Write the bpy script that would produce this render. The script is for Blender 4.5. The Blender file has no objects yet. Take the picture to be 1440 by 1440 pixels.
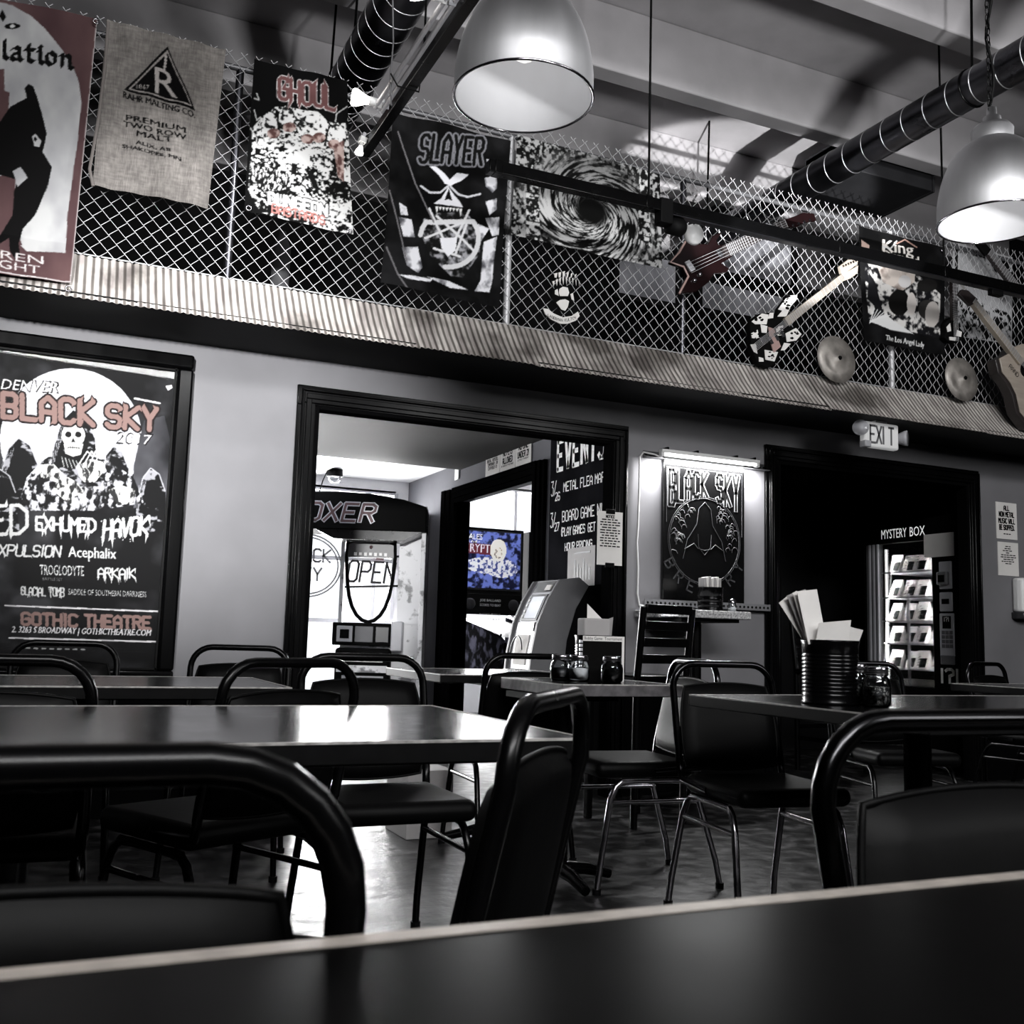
import bpy, math, random
import numpy as np
from mathutils import Vector, Matrix
S = bpy.context.scene
COL = S.collection
random.seed(4)
RNG = np.random.default_rng(7)
# ------------------------------------------------------------------ camera, world, lights, exposure
YAW, PITCH, ROLL, FPX, EYE = math.radians(24.37), math.radians(6.98), math.radians(1.65), 1440.0, 0.91
fw = Vector((math.sin(YAW)*math.cos(PITCH), math.cos(YAW)*math.cos(PITCH), math.sin(PITCH)))
r0 = Vector((math.cos(YAW), -math.sin(YAW), 0)); u0 = r0.cross(fw)
rt = math.cos(ROLL)*r0 + math.sin(ROLL)*u0
up = -math.sin(ROLL)*r0 + math.cos(ROLL)*u0
CAM = Vector((0, 0, EYE))
cd = bpy.data.cameras.new('camera'); cam = bpy.data.objects.new('camera', cd); COL.objects.link(cam)
cd.sensor_width = 36; cd.lens = 36; cd.clip_start = 0.02; cd.clip_end = 200
m = Matrix((rt, up, -fw)).transposed().to_4x4(); m.translation = CAM
cam.matrix_world = m
cd.dof.use_dof = True; cd.dof.focus_distance = 5.0; cd.dof.aperture_fstop = 13
S.camera = cam
S.view_settings.view_transform = 'Standard'; S.view_settings.look = 'None'
S.view_settings.exposure = 0.0; S.view_settings.gamma = 1.0; S.view_settings.use_curve_mapping = False
W = bpy.data.worlds.new('world'); S.world = W; W.use_nodes = True
W.node_tree.nodes['Background'].inputs[0].default_value = (0.93, 0.96, 1, 1)
W.node_tree.nodes['Background'].inputs[1].default_value = 1.6
S.cycles.max_bounces = 7; S.cycles.diffuse_bounces = 3; S.cycles.glossy_bounces = 4
S.cycles.transmission_bounces = 6; S.cycles.transparent_max_bounces = 16
S.cycles.sample_clamp_indirect = 6; S.cycles.caustics_reflective = False; S.cycles.caustics_refractive = False

def light(name, kind, loc, aim, power, size=1, size_y=None, col=(1, 1, 1), spot=None, blend=.4, radius=.04):
    d = bpy.data.lights.new(name, kind); d.energy = power; d.color = col
    if kind == 'AREA':
        d.size = size
        if size_y: d.shape = 'RECTANGLE'; d.size_y = size_y
    else:
        d.shadow_soft_size = radius
    if kind == 'SPOT': d.spot_size = math.radians(spot); d.spot_blend = blend
    o = bpy.data.objects.new(name, d); COL.objects.link(o); o.location = loc
    o.rotation_euler = (Vector(aim)-Vector(loc)).to_track_quat('-Z', 'Y').to_euler()
    return o
# daylight: the storefront glazing of the vestibule, of the arcade room, then fills added for assumed, unseen rear windows
light('daylight_vestibule', 'AREA', (1.6, 9.95, 1.5), (1.6, 5, 1.2), 1050, 3.4, 2.2)
light('daylight_arcade', 'AREA', (5.0, 11.85, 1.7), (5.0, 5, 1.5), 1000, 3.4, 2.4)
light('rear_fill', 'AREA', (0.6, -2.9, 4.5), (1.8, 5, 3.3), 440, 4.6, .75)  # general fill added behind the viewer, its windows unseen
light('rear_right_fill', 'AREA', (5.5, -2.9, 3.4), (4.6, 5, 3.6), 130, 2.4, 1.5)  # fill added for the dim right side, no window known there
light('poster_wall_fill', 'SPOT', (-1.6, -2.6, 2.25), (0.6, 5.35, 2.05), 5600, spot=20, blend=1, radius=.15)  # unseen spot added to brighten the wall beside the poster
light('beam_uplight_fill', 'SPOT', (2.4, -1.6, .9), (3.4, 5.5, 4.75), 1200, spot=34, blend=1, radius=.3).scale = (2.0, 1, 1)  # spot added to brighten the beam faces, stands in for bounced sunlight
light('sun_glint', 'SPOT', (2.3, 0.75, 0.8), (5.0, 6.78, 4.70), 4300, spot=9.5, blend=.25, radius=.025).scale = (1.9, 1, 1)

# ------------------------------------------------------------------ helpers
def ray(x, y): return fw + rt*((x-720)/FPX) - up*((y-720)/FPX)
def at_y(x, y, Y): d = ray(x, y); return CAM + d*(Y/d.y)          # photo direction met with the plane y = Y
def at_x(x, y, X): d = ray(x, y); return CAM + d*(X/d.x)
def at_z(x, y, Z): d = ray(x, y); return CAM + d*((Z-EYE)/d.z)

def empty(name, label, cat, loc=(0, 0, 0), rz=0, group=None):
    o = bpy.data.objects.new(name, None); COL.objects.link(o); o.location = loc; o.rotation_euler = (0, 0, rz)
    o.empty_display_size = .1; tag(o, label, cat, group); return o
def tag(o, label=None, cat=None, group=None, kind=None):
    if label: o['label'] = label
    if cat: o['category'] = cat
    if group: o['group'] = group
    if kind: o['kind'] = kind
    return o
def copy_tree(o, parent=None):
    c = o.copy(); COL.objects.link(c)
    if parent: c.parent = parent
    for ch in list(o.children): copy_tree(ch, c)
    return c

_txt = {}
def text_tris(s):
    if s not in _txt:
        cu = bpy.data.curves.new('t', 'FONT'); cu.body = s; cu.resolution_u = 2
        ob = bpy.data.objects.new('t', cu); me = ob.to_mesh()
        v = [(p.co.x, p.co.y) for p in me.vertices]; f = [tuple(p.vertices) for p in me.polygons]
        ob.to_mesh_clear(); bpy.data.objects.remove(ob); bpy.data.curves.remove(cu)
        if v:
            x0 = min(a for a, b in v); x1 = max(a for a, b in v); y1 = max(b for a, b in v); y0 = min(0, min(b for a, b in v)) if not s.isupper() else min(b for a, b in v)
            v = [((a-x0)/(x1-x0), b/y1) for a, b in v]
            _txt[s] = (v, f, (x1-x0)/y1)
        else: _txt[s] = ([], [], 1)
    return _txt[s]
GL = {'A': '00 06 28 46 40|03 43', 'B': '00 08 38 47 45 34 04|34 43 41 30 00', 'C': '47 38 18 07 01 10 30 41', 'D': '00 08 28 46 42 20 00',
 'E': '48 08 00 40|04 34', 'F': '48 08 00|04 34', 'G': '47 38 18 07 01 10 30 41 44 24', 'H': '00 08|40 48|04 44', 'I': '20 28', 'J': '48 41 30 10 01',
 'K': '00 08|48 04 40', 'L': '08 00 40', 'M': '00 08 24 48 40', 'N': '00 08 40 48', 'O': '10 01 07 18 38 47 41 30 10', 'P': '00 08 38 47 45 34 04',
 'Q': '10 01 07 18 38 47 41 30 10|22 40', 'R': '00 08 38 47 45 34 04|24 40', 'S': '47 38 18 07 05 14 34 43 41 30 10 01', 'T': '08 48|28 20',
 'U': '08 01 10 30 41 48', 'V': '08 20 48', 'W': '08 10 24 30 48', 'X': '00 48|08 40', 'Y': '08 24 48|24 20', 'Z': '08 48 00 40',
 '0': '10 01 07 18 38 47 41 30 10', '1': '16 28 20', '2': '07 18 38 47 45 00 40', '3': '08 48 25 44 41 30 10 01', '4': '30 38 03 43', '5': '48 08 05 35 44 41 30 00',
 '6': '47 38 18 07 01 10 30 41 43 34 04', '7': '08 48 10', '/': '00 48', '!': '22 28|20 21', '?': '07 18 38 47 45 24 22|20 21', '.': '20 21', '-': '14 34', '|': '20 28',
 ',': '21 1-', '(': '39 26 22 3-', '*': '13 35|15 33', '&': '40 07 18 27 01 10 42'}
def glyph_lines(s, gap=.35):
    """the strokes of an angular lettering, x scaled so that the whole word is 0..1 wide and 0..1 high"""
    out = []; x = 0
    for ch in s:
        if ch == ' ': x += .8; continue
        w = .25 if ch in 'I1!.|(' else 1.0
        for pl in GL.get(ch, '').split('|'):
            pts = [((int(t[0])/4-(.5 if w < 1 else 0))*1.0 + (w/2 if w < 1 else 0), (0 if t[1] == '-' else int(t[1])/8)) for t in pl.split() if t[0].isdigit()]
            out.append([(x+a, b) for a, b in pts])
        x += w + gap
    tot = x-gap
    return [[(a/tot, b) for a, b in p] for p in out], tot

class MB:
    def __init__(s): s.v = []; s.f = []; s.sm = []
    def add(s, vs, fs, smooth=False, M=None):
        k = len(s.v)
        s.v += [tuple(M @ Vector(p)) if M else tuple(p) for p in vs]
        s.f += [tuple(i+k for i in f) for f in fs]; s.sm += [smooth]*len(fs); return s
    def box(s, x0, x1, y0, y1, z0, z1, M=None):
        return s.add([(x0, y0, z0), (x1, y0, z0), (x1, y1, z0), (x0, y1, z0), (x0, y0, z1), (x1, y0, z1), (x1, y1, z1), (x0, y1, z1)],
                     [(3, 2, 1, 0), (4, 5, 6, 7), (0, 1, 5, 4), (1, 2, 6, 5), (2, 3, 7, 6), (3, 0, 4, 7)], False, M)
    def tube(s, pts, r, n=8, closed=False, M=None):
        pts = [Vector(p) for p in pts]; N = len(pts); vs = []; fs = []
        rr = r if isinstance(r, (list, tuple)) else [r]*N
        t0 = (pts[1]-pts[0]).normalized(); a = Vector((0, 0, 1)) if abs(t0.z) < .9 else Vector((1, 0, 0))
        nn = t0.cross(a).normalized()
        for i, p in enumerate(pts):
            if closed: t = (pts[(i+1) % N]-pts[i-1]).normalized()
            else: t = (pts[min(i+1, N-1)]-pts[max(i-1, 0)]).normalized()
            nn = (nn-t*nn.dot(t)).normalized(); b = t.cross(nn)
            for k in range(n):
                q = 2*math.pi*k/n; vs.append(p+(nn*math.cos(q)+b*math.sin(q))*rr[i])
        M_ = N if closed else N-1
        for i in range(M_):
            for k in range(n):
                i2 = (i+1) % N; fs.append((i*n+k, i*n+(k+1) % n, i2*n+(k+1) % n, i2*n+k))
        s.add(vs, fs, True, M)
        if not closed: s.add([vs[k] for k in range(n)], [tuple(range(n))[::-1]], False, M); s.add([vs[(N-1)*n+k] for k in range(n)], [tuple(range(n))], False, M)
        return s
    def lathe(s, prof, n=28, M=None, smooth=True):
        vs = []; fs = []
        for r, z in prof:
            for k in range(n): q = 2*math.pi*k/n; vs.append((r*math.cos(q), r*math.sin(q), z))
        for i in range(len(prof)-1):
            for k in range(n): fs.append((i*n+k, i*n+(k+1) % n, (i+1)*n+(k+1) % n, (i+1)*n+k))
        return s.add(vs, fs, smooth, M)
    def cyl(s, r, z0, z1, n=20, M=None):
        s.lathe([(r, z0), (r, z1)], n, M)
        c = [(r*math.cos(2*math.pi*k/n), r*math.sin(2*math.pi*k/n)) for k in range(n)]
        s.add([(a, b, z0) for a, b in c], [tuple(range(n))[::-1]], False, M); s.add([(a, b, z1) for a, b in c], [tuple(range(n))], False, M); return s
    def prism(s, poly, fn, d0, d1):
        n = len(poly); vs = [fn(a, b, d0) for a, b in poly]+[fn(a, b, d1) for a, b in poly]
        return s.add(vs, [tuple(range(n))[::-1], tuple(range(n, 2*n))]+[(i, (i+1) % n, n+(i+1) % n, n+i) for i in range(n)])
    def text(s, t, O, U, V, h, w=None):
        v, f, asp = text_tris(t); O = Vector(O); U = Vector(U); V = Vector(V); w = w or asp*h
        return s.add([O+U*(a*w)+V*(b*h) for a, b in v], f)
    def strokes(s, t, O, U, V, h, w, th, gap=.35):
        ls, tot = glyph_lines(t, gap); O = Vector(O); U = Vector(U); V = Vector(V)
        for pl in ls:
            q = [(a*w, b*h) for a, b in pl]
            for (a0, b0), (a1, b1) in zip(q, q[1:]):
                L = math.hypot(a1-a0, b1-b0) or 1; nx, ny = -(b1-b0)/L*th/2, (a1-a0)/L*th/2; ex, ey = (a1-a0)/L*th*.3, (b1-b0)/L*th*.3
                s.add([O+U*a+V*b for a, b in ((a0+nx-ex, b0+ny-ey), (a0-nx-ex, b0-ny-ey), (a1-nx+ex, b1-ny+ey), (a1+nx+ex, b1+ny+ey))], [(0, 1, 2, 3)])
        return s
    def build(s, name, mat, parent=None, label=None, cat=None, group=None, kind=None, bevel=0, seg=2, sub=0):
        me = bpy.data.meshes.new(name); me.from_pydata(s.v, [], s.f); me.update()
        me.polygons.foreach_set('use_smooth', s.sm)
        for mm in (mat if isinstance(mat, (list, tuple)) else [mat]): me.materials.append(mm)
        o = bpy.data.objects.new(name, me); COL.objects.link(o)
        if parent: o.parent = parent
        if bevel:
            b = o.modifiers.new('bevel', 'BEVEL'); b.width = bevel; b.segments = seg; b.limit_method = 'ANGLE'; b.angle_limit = .6
            me.polygons.foreach_set('use_smooth', [True]*len(s.f))
            me.set_sharp_from_angle(angle=.9)
        return tag(o, label, cat, group, kind)
def T(x, y, z, rz=0, rx=0, ry=0):
    return Matrix.Translation((x, y, z)) @ Matrix.Rotation(rz, 4, 'Z') @ Matrix.Rotation(ry, 4, 'Y') @ Matrix.Rotation(rx, 4, 'X')

# ------------------------------------------------------------------ materials
def lin(c):
    c = np.asarray(c, float); return np.where(c <= .04045, c/12.92, ((c+.055)/1.055)**2.4)
def mat(name, col, rough=.5, metal=0., noise=0., scale=8., bump=0., emit=0, spec=.5, stretch=(1, 1, 1), alpha=1, rvar=0., col2=None, aniso=0., trans=0, lohi=(.3, .7)):
    mt = bpy.data.materials.new(name); mt.use_nodes = True; nt = mt.node_tree; P = nt.nodes['Principled BSDF']
    c = tuple(lin(col)) if len(col) == 3 else col
    P.inputs['Base Color'].default_value = (*c, 1); P.inputs['Roughness'].default_value = rough; P.inputs['Metallic'].default_value = metal
    P.inputs['Specular IOR Level'].default_value = spec; P.inputs['Transmission Weight'].default_value = trans
    if aniso: P.inputs['Anisotropic'].default_value = aniso
    if emit: P.inputs['Emission Color'].default_value = (*c, 1); P.inputs['Emission Strength'].default_value = emit
    if alpha < 1: P.inputs['Alpha'].default_value = alpha
    if noise or bump or rvar or col2:
        tc = nt.nodes.new('ShaderNodeTexCoord'); mp = nt.nodes.new('ShaderNodeMapping'); mp.inputs['Scale'].default_value = stretch
        nz = nt.nodes.new('ShaderNodeTexNoise'); nz.inputs['Scale'].default_value = scale; nz.inputs['Detail'].default_value = 6
        nt.links.new(tc.outputs['Object'], mp.inputs[0]); nt.links.new(mp.outputs[0], nz.inputs['Vector'])
        rp = nt.nodes.new('ShaderNodeValToRGB'); rp.color_ramp.elements[0].position = lohi[0]; rp.color_ramp.elements[1].position = lohi[1]
        d = np.array(c); a = d*(1-noise); b = np.minimum(d*(1+noise), 1)
        if col2: b = lin(col2)
        rp.color_ramp.elements[0].color = (*a, 1); rp.color_ramp.elements[1].color = (*b, 1)
        nt.links.new(nz.outputs['Fac'], rp.inputs[0]); nt.links.new(rp.outputs[0], P.inputs['Base Color'])
        if bump:
            bp = nt.nodes.new('ShaderNodeBump'); bp.inputs['Strength'].default_value = bump; bp.inputs['Distance'].default_value = .01
            nt.links.new(nz.outputs['Fac'], bp.inputs['Height']); nt.links.new(bp.outputs[0], P.inputs['Normal'])
        if rvar:
            mr = nt.nodes.new('ShaderNodeMapRange'); mr.inputs['To Min'].default_value = max(0, rough-rvar); mr.inputs['To Max'].default_value = rough+rvar
            nt.links.new(nz.outputs['Fac'], mr.inputs['Value']); nt.links.new(mr.outputs[0], P.inputs['Roughness'])
    return mt
def glass_mat(name, tint=(1, 1, 1), gloss=.9, rough=.02):
    mt = bpy.data.materials.new(name); mt.use_nodes = True; nt = mt.node_tree; nt.nodes.clear()
    o = nt.nodes.new('ShaderNodeOutputMaterial'); t = nt.nodes.new('ShaderNodeBsdfTransparent'); g = nt.nodes.new('ShaderNodeBsdfGlossy')
    t.inputs[0].default_value = (*tint, 1); g.inputs['Roughness'].default_value = rough; f = nt.nodes.new('ShaderNodeFresnel'); f.inputs[0].default_value = 1.5
    mu = nt.nodes.new('ShaderNodeMath'); mu.operation = 'MULTIPLY'; mu.inputs[1].default_value = gloss
    mx = nt.nodes.new('ShaderNodeMixShader'); nt.links.new(f.outputs[0], mu.inputs[0]); nt.links.new(mu.outputs[0], mx.inputs[0])
    nt.links.new(t.outputs[0], mx.inputs[1]); nt.links.new(g.outputs[0], mx.inputs[2]); nt.links.new(mx.outputs[0], o.inputs[0]); return mt
def print_mat(name, rough=.6, spec=.3, bump=0., scale=200, emit=0):
    mt = bpy.data.materials.new(name); mt.use_nodes = True; nt = mt.node_tree; P = nt.nodes['Principled BSDF']
    a = nt.nodes.new('ShaderNodeAttribute'); a.attribute_name = 'print'; nt.links.new(a.outputs['Color'], P.inputs['Base Color'])
    P.inputs['Roughness'].default_value = rough; P.inputs['Specular IOR Level'].default_value = spec
    if emit: nt.links.new(a.outputs['Color'], P.inputs['Emission Color']); P.inputs['Emission Strength'].default_value = emit
    if bump:
        tc = nt.nodes.new('ShaderNodeTexCoord'); w1 = nt.nodes.new('ShaderNodeTexNoise'); w1.inputs['Scale'].default_value = scale
        mp = nt.nodes.new('ShaderNodeMapping'); mp.inputs['Scale'].default_value = (1, 1, .12); nt.links.new(tc.outputs['Object'], mp.inputs[0]); nt.links.new(mp.outputs[0], w1.inputs['Vector'])
        bp = nt.nodes.new('ShaderNodeBump'); bp.inputs['Strength'].default_value = bump; bp.inputs['Distance'].default_value = .01
        nt.links.new(w1.outputs['Fac'], bp.inputs['Height']); nt.links.new(bp.outputs[0], P.inputs['Normal'])
    return mt
M = {}
M['wall'] = mat('painted_plaster', (.44, .437, .45), .55, noise=.10, scale=3, bump=.05)
M['white_paint'] = mat('white_painted_concrete', (.70, .69, .70), .7, noise=.16, scale=2.2, bump=.08)
M['vest'] = mat('pale_paint', (.90, .90, .91), .6, noise=.05, scale=3)
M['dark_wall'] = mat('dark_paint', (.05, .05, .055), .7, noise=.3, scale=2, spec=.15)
M['black_wood'] = mat('black_gloss_wood', (.02, .02, .022), .22, spec=.13, noise=.4, scale=6, stretch=(1, 1, .1), rvar=.1)
M['trim_matte'] = mat('black_satin_trim', (.03, .03, .032), .9, spec=0.)
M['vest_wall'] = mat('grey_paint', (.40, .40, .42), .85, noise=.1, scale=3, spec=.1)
M['black'] = mat('black_matte', (.025, .025, .027), .6, spec=.1)
M['vinyl'] = mat('black_vinyl', (.012, .012, .013), .5, noise=.3, scale=30, bump=.05, spec=.08)
M['black_metal'] = mat('black_enamel_metal', (.02, .02, .022), .25, metal=.2, spec=.2, rvar=.08, scale=20)
M['chrome'] = mat('chrome', (.62, .61, .63), .18, metal=1., rvar=.1, scale=25)
M['steel'] = mat('galvanised_wire', (.75, .75, .76), .45, metal=.35)
M['rail'] = mat('dull_rail', (.40, .40, .41), .45, metal=.6)
M['duct_box'] = mat('dark_sheet_metal', (.20, .20, .21), .45, metal=.3, noise=.3, scale=3)
M['table_near'] = mat('black_laminate_worn', (.010, .010, .011), .3, noise=.3, scale=12, rvar=.06, spec=.015)
M['alu'] = mat('brushed_aluminium', (.80, .80, .81), .47, metal=1., noise=.2, scale=5, stretch=(1, 1, .05), aniso=.6, rvar=.08)
M['lamp_in'] = mat('lamp_white_reflector', (.93, .93, .94), .5, noise=.06, scale=4, stretch=(1, 1, .2))
M['duct'] = mat('galvanised_duct', (.34, .34, .36), .3, metal=1., noise=.3, scale=3, rvar=.1)
M['seam'] = mat('duct_seam', (.85, .85, .86), .3, metal=.9, noise=.1)
M['table'] = mat('black_laminate', (.02, .02, .022), .19, noise=.25, scale=14, rvar=.07, spec=.2)
M['edge'] = mat('worn_edge_band', (.66, .63, .60), .4, metal=.2, noise=.2, scale=40)
M['edge_dark'] = mat('dark_edge_band', (.03, .03, .032), .5, noise=.4, scale=40, spec=.1)
M['edge_line'] = mat('worn_edge_line', (.60, .59, .58), .4, noise=.4, scale=60)
M['edge_mid'] = mat('grey_edge_band', (.30, .29, .30), .5, noise=.4, scale=40)
M['granite'] = mat('speckled_granite', (.35, .35, .36), .25, scale=90, col2=(.85, .85, .85))
M['floor'] = mat('stained_concrete', (.035, .035, .037), .38, scale=11, bump=.5, col2=(.24, .235, .24), rvar=.22, lohi=(.50, .70), spec=.4)
M['paper'] = mat('white_paper', (.86, .85, .84), .9, spec=.1, noise=.05, scale=6)
M['paper_grey'] = mat('grey_card', (.62, .61, .61), .8, noise=.08, scale=6)
M['ink'] = mat('black_ink', (.025, .025, .025), .8, spec=.08)
M['white'] = mat('white_enamel', (.88, .88, .88), .4)
M['chalk'] = mat('white_chalk', (.92, .92, .92), .9, noise=.15, scale=60)
M['board'] = mat('chalkboard', (.09, .09, .10), .9, noise=.5, scale=3, spec=0.)
M['grey'] = mat('grey_plastic', (.40, .40, .41), .5, noise=.1, scale=5, spec=.2)
M['light_grey'] = mat('light_grey_plastic', (.70, .70, .72), .35, noise=.06, scale=5)
M['dark_grey'] = mat('dark_grey_plastic', (.14, .14, .15), .35)
M['red'] = mat('worn_red', (.33, .24, .25), .6, noise=.2)
M['tube'] = mat('lit_tube', (1, 1, 1), .5, emit=6)
M['bulb'] = mat('lit_bulb', (1, .98, .95), .5, emit=14)
M['pendant_bulb'] = mat('dim_bulb', (1, .99, .97), .5, emit=1.0)
M['glass'] = glass_mat('clear_glass')
M['frame_glass'] = glass_mat('poster_glass', gloss=.35)
M['jar'] = glass_mat('jar_glass', (.82, .84, .86), 1.3, .04)
M['glint_specks'] = mat('dark_contents_glints', (.03, .03, .03), .5, scale=150, col2=(.75, .74, .72), lohi=(.5, .62))  # dark contents; pale specks paint the glints of the jar facets
M['brass'] = mat('bronze_cymbal', (.58, .56, .54), .42, metal=.45, scale=9, noise=.5, aniso=.5)
M['wood'] = mat('pale_guitar_wood', (.62, .58, .54), .35, noise=.15, scale=4, stretch=(1, 8, 8))
M['wood_dark'] = mat('dark_fretboard', (.16, .14, .14), .4, noise=.3, scale=10)
M['maple'] = mat('maple_neck', (.66, .62, .57), .35, noise=.1, scale=10)
M['bass_body'] = mat('dark_red_lacquer', (.07, .032, .035), .2, spec=.25, noise=.3, scale=4)
M['tan_edge'] = mat('pale_edge', (.62, .52, .50), .4)
M['blue'] = mat('blue_print', (.30, .35, .55), .4)
M['tin'] = mat('dark_tin_can', (.06, .06, .065), .22, metal=.7, rvar=.08)
M['rust'] = mat('cable_white', (.72, .72, .72), .5)
def corrugated_mat():
    mt = mat('weathered_corrugated_steel', (.66, .63, .62), .55, metal=.1, scale=30, col2=(.84, .82, .80), stretch=(1, .2, .12), lohi=(.36, .62))
    nt = mt.node_tree; P = nt.nodes['Principled BSDF']; src = P.inputs['Base Color'].links[0].from_socket
    tc = nt.nodes.new('ShaderNodeTexCoord'); n2 = nt.nodes.new('ShaderNodeTexNoise'); n2.inputs['Scale'].default_value = 2.3; n2.inputs['Detail'].default_value = 5
    nt.links.new(tc.outputs['Object'], n2.inputs['Vector']); r2 = nt.nodes.new('ShaderNodeValToRGB')
    r2.color_ramp.elements[0].position = .36; r2.color_ramp.elements[0].color = (.30, .29, .28, 1); r2.color_ramp.elements[1].position = .50; r2.color_ramp.elements[1].color = (1, 1, 1, 1)
    mx = nt.nodes.new('ShaderNodeMixRGB'); mx.blend_type = 'MULTIPLY'; mx.inputs[0].default_value = 1
    nt.links.new(n2.outputs['Fac'], r2.inputs[0]); nt.links.new(src, mx.inputs[1]); nt.links.new(r2.outputs[0], mx.inputs[2]); 
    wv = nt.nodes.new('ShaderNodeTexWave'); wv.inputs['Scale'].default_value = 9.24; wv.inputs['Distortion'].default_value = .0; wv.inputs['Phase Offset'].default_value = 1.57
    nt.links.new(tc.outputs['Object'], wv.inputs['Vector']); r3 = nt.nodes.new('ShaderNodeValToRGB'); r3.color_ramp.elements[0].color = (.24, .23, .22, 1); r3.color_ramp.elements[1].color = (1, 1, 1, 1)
    r3.color_ramp.elements[0].position = .12; r3.color_ramp.elements[1].position = .62; nt.links.new(wv.outputs['Fac'], r3.inputs[0])   # corrugation shade put into the colour as dark bands
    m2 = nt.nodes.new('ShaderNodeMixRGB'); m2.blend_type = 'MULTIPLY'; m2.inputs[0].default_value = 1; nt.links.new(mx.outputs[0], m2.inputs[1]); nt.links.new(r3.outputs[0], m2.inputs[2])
    nt.links.new(m2.outputs[0], P.inputs['Base Color']); return mt
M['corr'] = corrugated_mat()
M['cloth'] = print_mat('printed_cloth', .85, .1)
M['sackcloth'] = print_mat('burlap', .95, .1, bump=.5)
M['poster'] = print_mat('printed_paper', .6, .12)
M['backlit'] = print_mat('backlit_print', .4, .3, emit=.55)

# ------------------------------------------------------------------ flat print: painted into the colour attribute of a fine mesh
def vnoise(h, w, fy, fx, seed, octv=3):
    rg = np.random.default_rng(seed); out = np.zeros((h, w)); amp = 1
    for o in range(octv):
        gy, gx = int(fy*2**o)+2, int(fx*2**o)+2; g = rg.random((gy+1, gx+1))
        y = np.linspace(0, gy-1.001, h); x = np.linspace(0, gx-1.001, w); yi = y.astype(int); xi = x.astype(int)
        ty = (y-yi)[:, None]; tx = (x-xi)[None]; ty = ty*ty*(3-2*ty); tx = tx*tx*(3-2*tx)
        a = g[np.ix_(yi, xi)]; b = g[np.ix_(yi, xi+1)]; c = g[np.ix_(yi+1, xi)]; d = g[np.ix_(yi+1, xi+1)]
        out += amp*((a*(1-tx)+b*tx)*(1-ty)+(c*(1-tx)+d*tx)*ty); amp *= .5
    return out/(2-2**(1-octv))
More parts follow.
